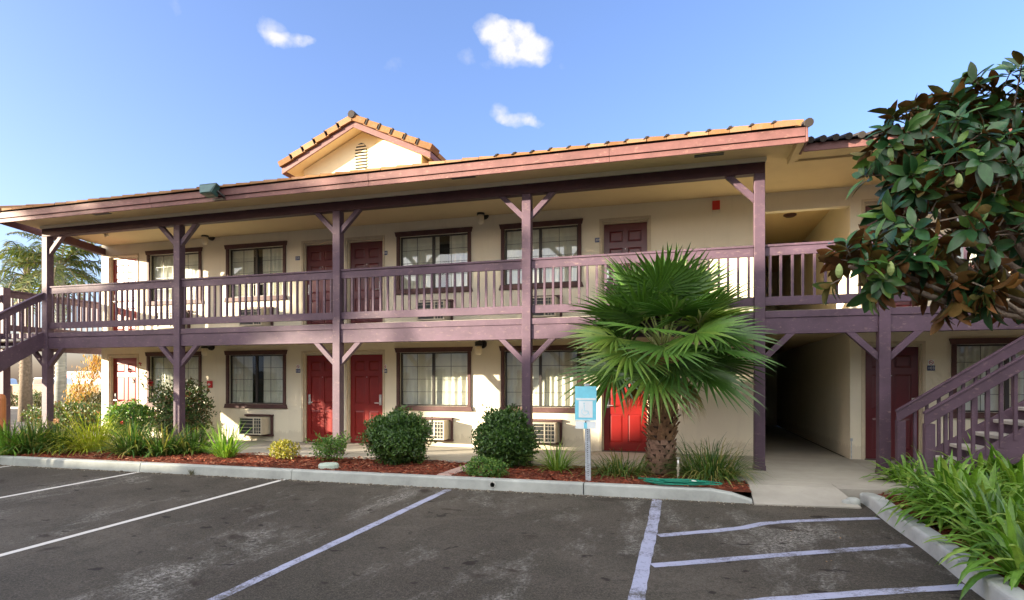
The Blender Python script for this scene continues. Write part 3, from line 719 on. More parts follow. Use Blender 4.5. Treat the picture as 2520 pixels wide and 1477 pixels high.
def gable():
    yw, yf = 11.9, 11.5; ax, az = -6.83, 6.98; hw, rise = 1.77, 0.83
    dm = MB()
    sl = rise/hw
    def zr(x): return az-abs(x-ax)*sl
    dm.prism([(-8.34, 5.4), (-5.42, 5.4), (-5.42, zr(-5.42)-0.02), (ax, az-0.02), (-8.34, zr(-8.34)-0.02)], yw, yw+3.5)
    g = dm.build('gable_dormer', STUCCO_G, B)
    s = MB()    # barge soffit + rake boards
    for sg in (-1, 1):
        ex = ax+sg*hw
        a = [(ax, az-0.0), (ex, az-rise), (ex, az-rise+0.035), (ax, az+0.035)]
        if sg > 0: a = a[::-1]
        s.prism(a, yf+0.03, yw+3.6)
    sub(s, 'gable_soffit', STUCCO_G, g)
    s = MB()
    for sg in (-1, 1):
        ex = ax+sg*hw
        a = [(ax, az-0.08), (ex, az-rise-0.08), (ex, az-rise+0.045), (ax, az+0.045)]
        b = [(ax, az-0.10), (ex, az-rise-0.10), (ex, az-rise-0.083), (ax, az-0.083)]
        if sg > 0: a = a[::-1]; b = b[::-1]
        s.prism(a, yf, yf+0.028)
        s.box(min(ex, ex+sg*0.03), max(ex, ex+sg*0.03), yf, yw+3.5, az-rise-0.09, az-rise+0.04)
    sub(s, 'rake_board', FASCIA, g, bevel=0.003)
    s = MB()   # flat tiles lapped along each rake, the topmost highest
    n = 6; u = math.hypot(hw, rise)
    for sg in (-1, 1):
        d = Vector((sg*hw, 0, -rise))/u; nrm = Vector((sg*rise, 0, hw))/u; 
        for rowy in range(9):
            y0 = yf-0.06+rowy*0.42
            for k in range(n):
                a0 = k*u/n-0.02; a1 = (k+1)*u/n+0.035
                p0 = Vector((ax, 0, az+0.045))+d*a0; p1 = Vector((ax, 0, az+0.045))+d*a1
                h = 0.125 if rowy == 0 else 0.08
                lift0, lift1 = 0.0, 0.028
                q = []
                for yy in (y0, y0+0.40):
                    for (p, lf) in ((p0, lift0), (p1, lift1)):
                        q.append((p+nrm*lf, yy)); q.append((p+nrm*(lf+h), yy))
                vs = [(v.x, yy, v.z) for v, yy in q]
                f = [(0,2,3,1), (4,5,7,6), (0,4,6,2), (1,3,7,5), (2,6,7,3), (0,1,5,4)]
                s.add(vs, f, R.random())
            if rowy == 0:
                for k in range(1, n):   # dark shadow gaps between rake tiles
                    c = Vector((ax, 0, az+0.045))+d*(k*u/n+0.03)
                    c1 = c+nrm*0.012; c2 = c+nrm*0.158
                    s.bar((c1.x, y0-0.003, c1.z), (c2.x, y0-0.003, c2.z), 0.028 if sg > 0 else 0.008, 0.03, (0, 1, 0), 0.5, 1)
    for k in range(9): s.tube([(ax, yf-0.09+k*0.4, az+0.17), (ax, yf+0.36+k*0.4, az+0.17)], [0.085, 0.075], 8, R.random(), 1 if k == 0 else 0)
    sub(s, 'rake_tiles', [TILE, TILED], g)
    # louvred vent with a pointed head
    v = MB(); cx = -6.87; w = 0.145; zb, zt, zp = 6.14, 6.60, 6.72
    fr = [(cx-w, zb), (cx+w, zb), (cx+w, zt), (cx+0.08, zt+0.09), (cx, zp), (cx-0.08, zt+0.09), (cx-w, zt)]
    v.prism(fr, yw-0.004, yw+0.03); ve = sub(v, 'vent_backing', DARKIN, g)
    v = MB()
    for k in range(8):
        z = zb+0.03+k*0.068; ww = w if z < zt-0.02 else max(0.03, w*(zp-z)/(zp-zt))
        v.box(cx-ww, cx+ww, yw-0.03, yw-0.006, z, z+0.027)
    sub(v, 'vent_louvre', STUCCO_G, g)
gable()

# ---------------------------------------------------------------- stairs
def staircase_right():
    T = thing('staircase', 'mauve timber outdoor staircase with grey open treads climbing right of the breezeway', 'staircase', (3.0, 8.9, 0))
    sl = 0.676; x0 = 3.0; ya, yb = 8.9, 10.0; X1 = x0+3.75
    def strg(y):
        m = MB(); z = lambda x: (x-x0)*sl
        m.prism([(x0-0.02, 0.0), (x0+0.42, 0.0), (X1, z(X1)-0.28), (X1, z(X1)+0.02), (x0+0.1, z(x0+0.1)+0.14)], y, y+0.05)
        m.build('stringer', PURPLE, T, bevel=0.004)
    strg(ya); strg(yb-0.05)
    for k in range(14):
        x = x0+0.14+k*0.262; z = (k+1)*0.177
        m = MB(); m.box(x, x+0.30, ya+0.052, yb-0.052, z-0.05, z); m.build('tread', TREAD, T, bevel=0.008)
    for y in (ya+0.0, yb-0.045):
        zt = 0.985 if y < 9.5 else 0.965
        m = MB(); n0 = 0.11
        m.box(x0, x0+n0, y-0.045, y+0.065, -0.02, zt-0.12); m.build('newel_post', PURPLE, T, bevel=0.005)
        m = MB(); dx = X1-x0
        m.prism([(x0-0.01, zt-0.15), (X1, zt-0.15+dx*sl), (X1, zt+dx*sl), (x0-0.01, zt)], y-0.055, y-0.012)
        m.prism([(x0-0.01, zt+0.003), (X1, zt+dx*sl+0.003), (X1, zt+dx*sl+0.03), (x0-0.01, zt+0.03)], y-0.065, y+0.03)
        m.build('handrail', PURPLE, T, bevel=0.004)
        for k in range(24):
            x = x0+0.22+k*0.15; z = (x-x0)*sl
            if x > X1-0.05: break
            m = MB(); m.box(x, x+0.038, y-0.01, y+0.028, z+0.02, z+zt-0.06); m.build('baluster', PURPLE, T)
staircase_right()
def staircase_left():
    T = thing('staircase', 'mauve timber staircase rising to the far left end of the balcony', 'staircase', (-14.3, 6.3, 0))
    sl = 0.62; xr, xl = -14.02, -15.35; Y0 = YP; YE = YP-4.05
    for x in (xr-0.05, xl):
        m = MB(); z = lambda y: DECK-(Y0-y)*sl
        vs = []
        for xx in (x, x+0.05): vs += [(xx, Y0, DECK), (xx, Y0, DECK-0.36), (xx, YE+0.5, -0.1), (xx, YE-0.1, -0.1), (xx, YE-0.1, z(YE)+0.14)]
        m.add(vs, [(0,1,2,3,4), (9,8,7,6,5)]+[(i, i+5, (i+1) % 5+5, (i+1) % 5) for i in range(5)]); m.build('stringer', PURPLE, T, bevel=0.004)
    for k in range(14):
        y = Y0-0.02-k*0.285; z = DECK-(k+1)*0.177
        m = MB(); m.box(xl+0.052, xr-0.052, y-0.30, y, z-0.05, z); m.build('tread', TREAD, T, bevel=0.008)
    for x in (xr-0.03, xl):
        zt = DECK+0.86
        def slab(za, zb_, x0, x1):
            m.hexa([(x0, YE, za-(Y0-YE)*sl), (x1, YE, za-(Y0-YE)*sl), (x1, Y0-0.01, za), (x0, Y0-0.01, za), (x0, YE, zb_-(Y0-YE)*sl), (x1, YE, zb_-(Y0-YE)*sl), (x1, Y0-0.01, zb_), (x0, Y0-0.01, zb_)])
        m = MB(); slab(zt-0.14, zt, x, x+0.042); slab(zt+0.002, zt+0.035, x-0.03, x+0.07); m.build('handrail', PURPLE, T, bevel=0.004)
        m = MB(); m.box(x-0.03, x+0.07, YE-0.02, YE+0.08, -0.1, 0.95); m.build('newel_post', PURPLE, T, bevel=0.004)
        for k in range(25):
            y = Y0-0.16-k*0.155; z = DECK-(Y0-y)*sl
            m = MB(); m.box(x+0.002, x+0.04, y, y+0.038, z, z+0.80); m.build('baluster', PURPLE, T)
staircase_left()
def landing():
    # landing edge: posts, level rail back to the wall
    po = post(-15.43, YP, -0.15, 3.62, B, PURPLE, [(2.163, 1, 0.44)]); 
    post(-15.43, YW+0.85, -0.15, 3.62, B, PURPLE, [])
    m = MB(); m.box(-15.40, -15.36, YP+PWD, YW+0.85, 3.41, 3.55); m.box(-15.42, -15.33, YP+PWD, YW+0.85, 3.552, 3.588); r = m.build('railing', PURPLE, B, bevel=0.004)
    m = MB(); m.box(-15.40, -15.36, YP+PWD, YW+0.85, 2.62, 2.76); sub(m, 'bottom_rail', PURPLE, r)
    for k in range(17):
        y = YP+0.25+k*0.155; m = MB(); m.box(-15.40, -15.362, y, y+0.038, 2.7, 3.46); sub(m, 'baluster', PURPLE, r)
    m = MB(); m.box(-15.30, WL-0.003, YW-0.001, YW+1.0, 2.42, DECK); m.build('balcony_deck', CONC, B)
landing()

# ================================================================== FIXTURES
def child(mb, name, mat, T, **kw): return mb.build(name, mat, T, **kw)
def ac_unit(cx, z0, label, group):
    T = thing('air_conditioner', label, 'air conditioner', (cx, YW, z0), group)
    yf = YW-0.34; a, b = cx-0.31, cx+0.31; c, d = z0+0.17, z0+0.58
    m = MB(); m.box(a, b, yf+0.02, YW-0.001, c, d); m.box(a-0.006, b+0.006, yf, yf+0.02, c, c+0.03); m.box(a-0.006, b+0.006, yf, yf+0.02, d-0.03, d); m.box(a-0.006, a+0.02, yf, yf+0.02, c+0.03, d-0.03); m.box(b-0.02, b+0.006, yf, yf+0.02, c+0.03, d-0.03)
    m.box(b-0.235, b-0.205, yf, yf+0.019, c+0.03, d-0.03)
    body = child(m, 'casing', CREAMP, T, bevel=0.004)
    m = MB()
    for k in range(4): z = c+0.03+k*0.082; m.box(a+0.022, b-0.237, yf+0.004, yf+0.012, z+0.052, z+0.060); m.box(b-0.203, b-0.022, yf+0.004, yf+0.012, z+0.052, z+0.062)
    for k in range(2): x = b-0.15+k*0.06; m.box(x, x+0.008, yf+0.003, yf+0.014, c+0.03, d-0.03)
    sub(m, 'louvre', CREAMP, body)
    m = MB(); m.box(a+0.02, b-0.02, yf+0.0145, yf+0.0195, c+0.03, d-0.03); sub(m, 'grille', DKVENT, body)
    m = MB(); m.box(a-0.05, b+0.09, YW-0.10, YW-0.002, d+0.012, d+0.055); m.box(a-0.05, b+0.09, YW-0.09, YW-0.002, c-0.055, c-0.012); m.box(b+0.03, b+0.08, YW-0.05, YW-0.002, c-0.01, d+0.01); m.box(a-0.045, a-0.01, YW-0.05, YW-0.002, c-0.01, d+0.01)
    child(m, 'mounting_frame', TRIM, T, bevel=0.003)
acs = [(-12.2, 'behind the rose bush'), (-9.77, 'left of the paired doors'), (-5.19, 'right of the paired doors'), (-2.78, 'just right of the fourth post')]
for cx, w in acs:
    ac_unit(cx, 0.0, 'cream wall air conditioner on the ground floor ' + w, 'wall air conditioners')
    ac_unit(cx, UP-0.02, 'cream upstairs air conditioner ' + w, 'wall air conditioners')
def wall_lamp(px, py, label):
    p = at_y(px, py, YW)
    T = thing('wall_lamp', label, 'wall lamp', p, 'wall lamps'); T.scale = (1.6, 1.6, 1.6)
    x, z = p.x, p.z
    m = MB(); m.lathe((x, YW, z), [(0.055, -0.03), (0.06, -0.004), (0.06, 0.0)], 16, 'Y'); m.tube([(x, YW-0.02, z+0.0), (x-0.006, YW-0.09, z+0.05), (x-0.012, YW-0.13, z+0.02)], 0.014, 8)
    m.lathe((x-0.012, YW-0.13, z-0.03), [(0.03, 0.06), (0.05, 0.05), (0.052, 0.0)], 16); child(m, 'bracket', BLACKM, T, smooth=False)
    m = MB(); m.lathe((x-0.012, YW-0.13, z-0.15), [(0.022, 0.0), (0.042, 0.02), (0.045, 0.06), (0.04, 0.118)], 16); child(m, 'glass_jar', JAR, T, smooth=True)
wall_lamp(522, 583, 'black wall lamp on the upper floor right of the far-left window')
wall_lamp(1193, 530, 'black wall lamp on the upper floor between the two right windows')
wall_lamp(521, 853, 'black wall lamp on the ground floor, above the rose bush')
wall_lamp(1188, 847, 'black wall lamp under the balcony between the two right windows')
def number_plate(px, py, num, label, nosmoke=False):
    p = at_y(px, py, YW); x, z = p.x, p.z
    T = thing('room_number_plate', label, 'number plate', p, 'room number plates')
    m = MB(); m.box(x-0.06, x+0.06, YW-0.012, YW-0.001, z-0.045, z+0.045); pl = child(m, 'plate', NAVY, T, bevel=0.003)
    text_mesh(num, 0.07, x, YW-0.0135, z-0.002, WHITEP, pl, 'number')
    if nosmoke:
        m = MB(); m.box(x-0.045, x+0.045, YW-0.010, YW-0.001, z+0.05, z+0.145); s = child(m, 'no_smoking_sign', SIGNW, T)
        m = MB(); n = 20; c = (x, z+0.098)
        for k in range(n):
            a, b = 2*PI*k/n, 2*PI*(k+1)/n
            m.add([(c[0]+r*math.cos(t), YW-0.0125, c[1]+r*math.sin(t)) for t, r in ((a, .038), (b, .038), (b, .028), (a, .028))], [(0,1,2,3)])
        m.bar((c[0]-0.026, YW-0.0125, c[1]+0.026), (c[0]+0.026, YW-0.0125, c[1]-0.026), 0.008, 0.001, (0, 1, 0)); sub(m, 'red_ring', REDP, s)
        m = MB(); m.box(c[0]-0.022, c[0]+0.018, YW-0.0118, YW-0.0105, c[1]-0.004, c[1]+0.004); sub(m, 'cigarette', BLACKM, s)
number_plate(733, 636, '210', 'small navy number plate left of the paired upstairs doors')
number_plate(947.5, 623, '208', 'small navy number plate right of the paired upstairs doors')
number_plate(1471.5, 591, '204', 'small navy number plate beside the upstairs door above the fan palm')
number_plate(734, 913, '110', 'navy plate and no-smoking sign left of the paired red ground-floor doors', True)
number_plate(947, 913, '108', 'navy plate and no-smoking sign right of the paired red ground-floor doors', True)
number_plate(1474, 911, '104', 'navy plate and no-smoking sign half hidden by fan palm leaves', True)
number_plate(2291, 906, '103', 'navy plate and no-smoking sign on the wall behind the stairs', True)
number_plate(2291, 520, '203', 'navy number plate upstairs behind the magnolia', True)
def alarms():
    p = at_y(1762, 507, YW); T = thing('alarm_bell', 'bright red fire alarm box high on the upstairs wall', 'fire alarm', p)
    m = MB(); m.box(p.x-0.07, p.x+0.07, YW-0.06, YW-0.001, p.z-0.09, p.z+0.09); child(m, 'housing', REDP, T, bevel=0.008)
    m = MB(); m.box(p.x-0.075, p.x+0.075, YW-0.07, YW-0.001, p.z-0.115, p.z-0.093); child(m, 'strobe', CREAMP, T)
    p = at_y(518, 946, YW); T = thing('alarm_pull_station', 'small dark red alarm pull station beside the ground-floor window', 'alarm switch', p)
    m = MB(); m.box(p.x-0.07, p.x+0.07, YW-0.045, YW-0.001, p.z-0.085, p.z+0.085); child(m, 'housing', REDP, T, bevel=0.005)
    m = MB(); m.box(p.x-0.04, p.x+0.04, YW-0.052, YW-0.0455, p.z-0.01, p.z+0.01); m.box(p.x-0.008, p.x+0.008, YW-0.0535, YW-0.0525, p.z-0.035, p.z+0.035); child(m, 'handle', WHITEP, T)
    c = ray(262, 577); k = (4.96-CAMZ)/c.z; q = Vector((c.x*k, c.y*k, 4.96)); T = thing('ceiling_camera', 'small white camera under the far-left balcony ceiling', 'camera', q)
    m = MB(); m.lathe(q+Vector((0, 0, -0.03)), [(0.02, -0.02), (0.05, 0.0), (0.055, 0.03)], 14); m.tube([q+Vector((0, 0, -0.04)), q+Vector((0.06, -0.08, -0.07))], 0.022, 10); child(m, 'housing', CREAMP, T)
    c = ray(1944, 528); k = (4.97-CAMZ)/c.z; q = Vector((c.x*k, c.y*k, 4.97)); T = thing('ceiling_light', 'flat round light fitting under the upstairs breezeway ceiling', 'ceiling light', q)
    m = MB(); m.lathe(q+Vector((0, 0, -0.05)), [(0.09, 0), (0.13, 0.025), (0.13, 0.05)], 20); child(m, 'fitting', TRIM, T, smooth=False)
    # flat soffit vents
    for px, py in ((250, 526), (1140, 436), (1745, 381)):
        c = ray(px, py); k = (4.963-CAMZ)/c.z; q = Vector((c.x*k, c.y*k, 4.963)); m = MB(); m.box(q.x-0.22, q.x+0.22, q.y-0.05, q.y+0.05, 4.955, 4.964)
        m.build('soffit_vent', DKVENT, B)
alarms()
def floodlight():
    p = at_y(521, 471, YF-0.10)
    T = thing('floodlight', 'green glass floodlight box clipped to the eave above the second post', 'floodlight', p)
    x, y, z = p
    m = MB(); m.hexa([(x-0.10, y-0.20, z-0.09), (x+0.16, y-0.20, z-0.09), (x+0.14, y+0.0, z-0.13), (x-0.08, y+0.0, z-0.13), (x-0.20, y-0.10, z+0.12), (x+0.20, y-0.10, z+0.12), (x+0.16, y+0.05, z+0.10), (x-0.12, y+0.05, z+0.10)])
    hb = child(m, 'housing', GREENL, T, bevel=0.01)
    m = MB(); m.add([(x-0.085, y-0.2035, z-0.075), (x+0.145, y-0.2035, z-0.075), (x+0.175, y-0.1085, z+0.10), (x-0.175, y-0.1085, z+0.10)], [(0,1,2,3)]); sub(m, 'lens', mat_simple('floodlight_glass', (0.07, 0.13, 0.11), 0.08), hb)
    m = MB(); m.bar((x+0.17, y-0.05, z-0.02), (x+0.22, y+0.08, z-0.10), 0.03, 0.03); m.box(x-0.02, x+0.24, y+0.03, y+0.09, z-0.15, z-0.132); child(m, 'bracket', BLACKM, T)
floodlight()
def parking_sign():
    base = at_z(1448, 1184, -0.02); x, y = base.x, base.y
    T = thing('parking_sign', 'glare-paled blue and white accessible-parking sign on a perforated steel post', 'parking sign', (x, y, -0.05))
    zt = at_y(1447, 1050, y).z
    m = MB(); w = 0.038; lean = 0.02
    m.hexa([(x-w, y-0.02, -0.08), (x+w, y-0.02, -0.08), (x+w, y+0.02, -0.08), (x-w, y+0.02, -0.08), (x-w-lean, y-0.02, 1.38), (x+w-lean, y-0.02, 1.38), (x+w-lean, y+0.02, 1.38), (x-w-lean, y+0.02, 1.38)])
    po = child(m, 'post', GALV, T, bevel=0.004)
    m = MB()
    for k in range(26): z = 0.06+k*0.03+0.0; m.lathe((x-lean*z/1.4, y-0.0212, z), [(0.0075, 0), (0.0075, 0.002)], 8, 'Y')
    sub(m, 'punched_holes', DARKIN, po)
    zb = zt-0.03; cx = x-0.035; a, b = cx-0.155, cx+0.155; zh = zb+0.61; ys = y-0.026
    def quad(a, b, c, d, yy, m): m.box(a, b, yy, yy+0.003, c, d)
    m = MB(); quad(a, b, zb+0.115, zh, ys, m); pn = child(m, 'sign_panel', CYAN, T)
    m = MB(); quad(a+0.055, b-0.055, zb+0.16, zb+0.40, ys-0.0032, m); quad(a+0.012, b-0.012, zb+0.41, zb+0.44, ys-0.0032, m); quad(a+0.006, b-0.006, zb+0.118, zb+0.13, ys-0.0032, m); sub(m, 'white_field', SIGNW, pn)
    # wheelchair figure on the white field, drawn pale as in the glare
    m = MB(); c = (cx-0.01, zb+0.245)
    for k in range(16):
        s, t = PI*0.75+PI*1.25*k/16, PI*0.75+PI*1.25*(k+1)/16
        m.add([(c[0]+r*math.cos(q), ys-0.0045, c[1]+r*math.sin(q)) for q, r in ((s, .055), (t, .055), (t, .043), (s, .043))], [(0,1,2,3)])
    yy = ys-0.0045
    m.bar((c[0]-0.012, yy, c[1]+0.10), (c[0]-0.006, yy, c[1]+0.01), 0.014, 0.001, (0,1,0)); m.bar((c[0]-0.006, yy, c[1]+0.012), (c[0]+0.045, yy, c[1]+0.008), 0.013, 0.001, (0,1,0)); m.bar((c[0]+0.043, yy, c[1]+0.01), (c[0]+0.062, yy, c[1]-0.05), 0.013, 0.001, (0,1,0)); m.lathe((c[0]-0.013, yy, c[1]+0.118), [(0.013, 0), (0.013, 0.001)], 10, 'Y')
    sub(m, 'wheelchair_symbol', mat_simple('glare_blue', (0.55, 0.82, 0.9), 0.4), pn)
    m = MB(); quad(a+0.006, b-0.006, zb, zb+0.108, ys, m); pl = child(m, 'lower_plate', SIGNW, T)
    m = MB(); quad(cx-0.025, cx+0.02, zb+0.004, zb+0.09, ys-0.0032, m); sub(m, 'blue_mark', CYAN, pl)
    m = MB(); m.lathe((cx, ys-0.01, zb+0.098), [(0.01, 0), (0.01, 0.01)], 10, 'Y'); child(m, 'bolt', BLACKM, T)
parking_sign()
def hose():
    c = at_z(1672, 1190, 0.03); rr = random.Random(3); pts = []
    for k in range(340):
        a = k/340*2*PI*8.5; q = k/340
        rx = 0.36+0.10*math.sin(a*0.37+1)+0.05*math.sin(a*1.7); ry = 0.115+0.03*math.sin(a*0.53)
        ox = 0.07*math.sin(a*0.21)
        pts.append((c.x+ox+rx*math.cos(a), c.y-0.0+ry*math.sin(a)*1.0, 0.022+0.035*q+0.018*(math.sin(a*1.31)+1)*0.5+0.006*rr.random()))
    m = MB(); m.tube(pts, 0.0085, 6)
    e = [pts[-1], (c.x+0.12, c.y+0.2, 0.03), (c.x+0.0, c.y+0.27, 0.12), (c.x-0.02, c.y+0.26, 0.22)]
    tp = at_z(1669, 1175, 0.0)
    T = thing('garden_hose', 'coiled green garden hose lying on the kerb under the fan palm', 'garden hose', (c.x, c.y, 0))
    child(m, 'hose_coil', HOSE, T, smooth=True)
    m = MB(); m.tube([(c.x+0.16, c.y-0.01, 0.075), (c.x+0.22, c.y-0.03, 0.07)], 0.013, 8); child(m, 'coupling', STEEL, T)
    x, y = tp.x, tp.y
    T = thing('garden_tap', 'short white standpipe tap beside the fan palm trunk', 'garden tap', (x, y, -0.03))
    m = MB(); m.tube([(x, y, -0.05), (x, y, 0.26)], 0.016, 10); m.lathe((x, y, 0.12), [(0.026, 0), (0.026, 0.03)], 10); child(m, 'pipe', CREAMP, T)
    m = MB(); m.tube([(x, y, 0.25), (x, y-0.06, 0.25), (x, y-0.075, 0.21)], 0.014, 8); m.lathe((x, y, 0.285), [(0.012, -0.02), (0.03, 0), (0.03, 0.01)], 10); child(m, 'spout', STEEL, T)
hose()
def valve_box():
    p = at_z(809, 1148, 0.0); m = MB(); m.lathe((p.x, p.y, 0), [(0.17, -0.06), (0.165, 0.03), (0.15, 0.05), (0.11, 0.055)], 14)
    tag(m.build('valve_box', mat_concrete('pale_green_plastic', (0.45, 0.55, 0.47), 0.2)), 'pale green valve box lid at the kerb in front of a spindly shrub', 'valve box')
valve_box()

# ================================================================== PLANTS
def ground_pt(px, py, z=-0.02): return at_z(px, py, z)
def blade(mb, p0, az, el, Ln, w, rr, droop=1.0, nseg=6, fold=0.25, taper=2.2, rnd=None, mi=0, wbase=0.55):
    """one strap leaf: rises at el then bends over"""
    pts = []; d = Vector((math.cos(az)*math.cos(el), math.sin(az)*math.cos(el), math.sin(el))); p = Vector(p0); tw = rr.uniform(-0.4, 0.4)
    s = Vector((-math.sin(az+tw), math.cos(az+tw), 0)); st = Ln/nseg
    side = Vector((-math.sin(az), math.cos(az), 0))*rr.uniform(-0.12, 0.12)
    vs = []
    for i in range(nseg+1):
        t = i/nseg; hw = w/2*(wbase+(1-wbase)*min(1, t*3))*(1-t**taper) + 0.0008
        n = s.cross(d).normalized()
        vs += [p - s*hw - n*hw*fold*-1, p, p + s*hw + n*hw*fold]
        p = p + d*st; d = (d + Vector((0, 0, -droop*st*(1.2+2.2*t)/max(Ln, .1)*0.62)) + side*st*1.5).normalized()
    mb.add(vs, [(3*i+j, 3*i+3+j, 3*i+4+j, 3*i+1+j) for i in range(nseg) for j in (0, 1)], rr.random() if rnd is None else rnd, mi)
def strap_clump(mb, c, n, Ln, w, seed, spread=0.08, droop=1.4, el=(0.6, 1.45), dry=0.0, mi=0, taper=2.2):
    rr = random.Random(seed)
    for k in range(n):
        az = rr.uniform(0, 2*PI); rad = spread*math.sqrt(rr.random()); e = rr.uniform(*el)
        p = Vector((c[0]+rad*math.cos(az), c[1]+rad*math.sin(az), c[2]))
        blade(mb, p, az+rr.uniform(-0.5, 0.5), e, Ln*rr.uniform(0.6, 1.12), w*rr.uniform(0.75, 1.15), rr, droop*rr.uniform(0.6, 1.4), rnd=(rr.random() if rr.random() > dry else 1.0), mi=mi, taper=taper)
def leaf(mb, p, d, n, l, w, rnd, mi=0, curl=0.15, seg=3, under=None):
    """pointed leaf blade along d, face normal n"""
    d = d.normalized(); s = d.cross(n).normalized(); n = s.cross(d).normalized()
    prof = {2: [(0, .12), (.5, 1), (1, 0.05)], 3: [(0, .15), (.35, .95), (.72, .75), (1, .03)], 5: [(0, .10), (.18, .62), (.42, 1.0), (.66, .92), (.86, .52), (1, .04)]}[seg]
    vs = []
    for t, k in prof:
        c = p + d*l*t - n*(curl*l*t*t); hw = w/2*k
        vs += [c - s*hw + n*hw*0.28, c, c + s*hw + n*hw*0.28]
    fs = [(3*i+j, 3*i+3+j, 3*i+4+j, 3*i+1+j) for i in range(len(prof)-1) for j in (0, 1)]
    mb.add(vs, fs, rnd, mi)
    if under is not None:
        off = n*-0.0018; mb.add([v+off for v in vs], [f[::-1] for f in fs], rnd, under)
def rdir(rr):
    while True:
        v = Vector((rr.uniform(-1, 1), rr.uniform(-1, 1), rr.uniform(-1, 1)))
        if 0.05 < v.length < 1: return v.normalized()
def leaf_ball(mb, c, rad, n, ls, rr, shell=0.55, lump=0.12, mi=0, seg=2, asp=0.55, flat=None):
    c = Vector(c)
    for k in range(n):
        v = rdir(rr)
        if flat is not None and v.z < flat: v.z = flat*rr.random(); v.normalize()
        q = 1 + lump*noise.noise(v*2.3+c*3) + lump*0.6*noise.noise(v*6+c)
        r = (shell + (1-shell)*rr.random()**0.5)*q
        if rr.random() < 0.05: r *= rr.uniform(1.04, 1.16)
        p = c + Vector((v.x*rad[0], v.y*rad[1], v.z*rad[2]))*r
        d = (v*0.8 + rdir(rr)*0.9 + Vector((0, 0, 0.35))).normalized(); nn = (v + rdir(rr)*0.7).normalized()
        leaf(mb, p, d, nn, ls*rr.uniform(0.6, 1.25), ls*asp*rr.uniform(0.8, 1.2), rr.random(), mi, 0.15, seg)
def stems(mb, base, tips, r0, r1, rr, wob=0.06):
    for t in tips:
        b = Vector(base)+Vector((rr.uniform(-.04, .04), rr.uniform(-.04, .04), 0)); t = Vector(t); pts = []
        for i in range(5):
            q = i/4; pts.append(b.lerp(t, q)+Vector((rr.uniform(-wob, wob), rr.uniform(-wob, wob), 0.25*(t-b).z*0.3*math.sin(q*PI)))*(1 if 0 < i < 4 else 0))
        mb.tube(pts, [r0+(r1-r0)*i/4 for i in range(5)], 5)

def clump_thing(px, py, n, Ln, w, seed, mat, name, label, cat, group=None, depth_z=-0.02, **kw):
    p = ground_pt(px, py, depth_z); mb = MB(); strap_clump(mb, p, n, Ln, w, seed, **kw)
    o = mb.build(name, mat, origin=tuple(p)); return tag(o, label, cat, group)
# ---- clumps under the balcony
G_ST = 'strap-leaved clumps in the long bed'
clump_thing(556, 1126, 130, 0.72, 0.026, 11, LSTRAP, 'daylily_clump', 'bright green strap-leaf clump standing alone left of the paired doors', 'daylily clump', G_ST, spread=0.14, droop=0.9, el=(0.55, 1.5))
clump_thing(1372, 1158, 120, 0.58, 0.020, 12, LSTRAP, 'daylily_clump', 'small green strap-leaf clump just left of the sign post', 'daylily clump', G_ST, spread=0.13, droop=1.1, el=(0.35, 1.4), dry=0.15)
clump_thing(1530, 1168, 330, 0.52, 0.015, 13, LSTRAPD, 'daylily_clump', 'dense low strap-leaf clump between sign post and fan palm', 'daylily clump', G_ST, spread=0.34, droop=1.9, el=(0.3, 1.4), dry=0.1)
clump_thing(1748, 1176, 520, 0.68, 0.016, 14, LSTRAPD, 'daylily_clump', 'large dark green strap-leaf clump right of the fan palm trunk', 'daylily clump', G_ST, spread=0.36, droop=1.7, el=(0.4, 1.45), dry=0.08)
clump_thing(985, 1128, 30, 0.40, 0.018, 15, LLIGHT, 'grass_tuft', 'light green blades poking out of the round shrub by the paired doors', 'grass tuft', None, spread=0.1, droop=1.2)
left_cl = [(10, 1120, 130, 0.5, LSTRAP, 'yellow-green strap-leaf clump at the left picture edge'),
           (75, 1116, 170, 0.52, LSTRAPD, 'dark strap-leaf clump second from the left end of the bed'),
           (140, 1112, 170, 0.5, LSTRAPD, 'dark strap-leaf clump with a dried flower head above it'),
           (330, 1120, 150, 0.5, LSTRAPD, 'dark strap-leaf clump right of the yellow grass'),
           (400, 1120, 150, 0.46, LSTRAPD, 'dark strap-leaf clump at the foot of the leafy bush'),
           (470, 1116, 110, 0.42, LSTRAPD, 'dark strap-leaf clump under the rose bush')]
for i, (px, py, n, ln, mt, lb) in enumerate(left_cl):
    clump_thing(px, py, int(n*1.5), ln*1.5, 0.036, 30+i, mt, 'agapanthus_clump', lb, 'agapanthus clump', 'agapanthus clumps at the left end', spread=0.26, droop=1.25, el=(0.5, 1.5), dry=0.06)
clump_thing(228, 1110, 420, 0.95, 0.018, 41, LYEL, 'ornamental_grass', 'bright yellow-green arching grass clump near the kerb', 'ornamental grass', None, spread=0.28, droop=1.45, el=(0.4, 1.45))
def bush(name, label, cat, px, py, rad, n, ls, mat, seed, cz=None, shell=0.55, lump=0.14, nst=8, group=None, extra=None, asp=0.55, z=-0.02):
    rr = random.Random(seed); p = ground_pt(px, py, z); T = thing(name, label, cat, p, group)
    c = Vector((p.x, p.y, p.z + (cz if cz else rad[2]*0.9)))
    mb = MB(); leaf_ball(mb, c, rad, n, ls, rr, shell, lump, asp=asp)
    if mat is LBOX: leaf_ball(mb, c, [q*0.72 for q in rad], 2600, 0.10, rr, 0.5, lump)
    if extra: extra(mb, c, rr)
    mb.build('foliage', mat, T)
    sm = MB(); tips = []
    for k in range(nst):
        v = rdir(rr); v.z = abs(v.z); tips.append(c+Vector((v.x*rad[0], v.y*rad[1], v.z*rad[2]))*0.75)
    stems(sm, p, tips, 0.012, 0.005, rr); sm.build('stem', STEM, T)
    return T, c
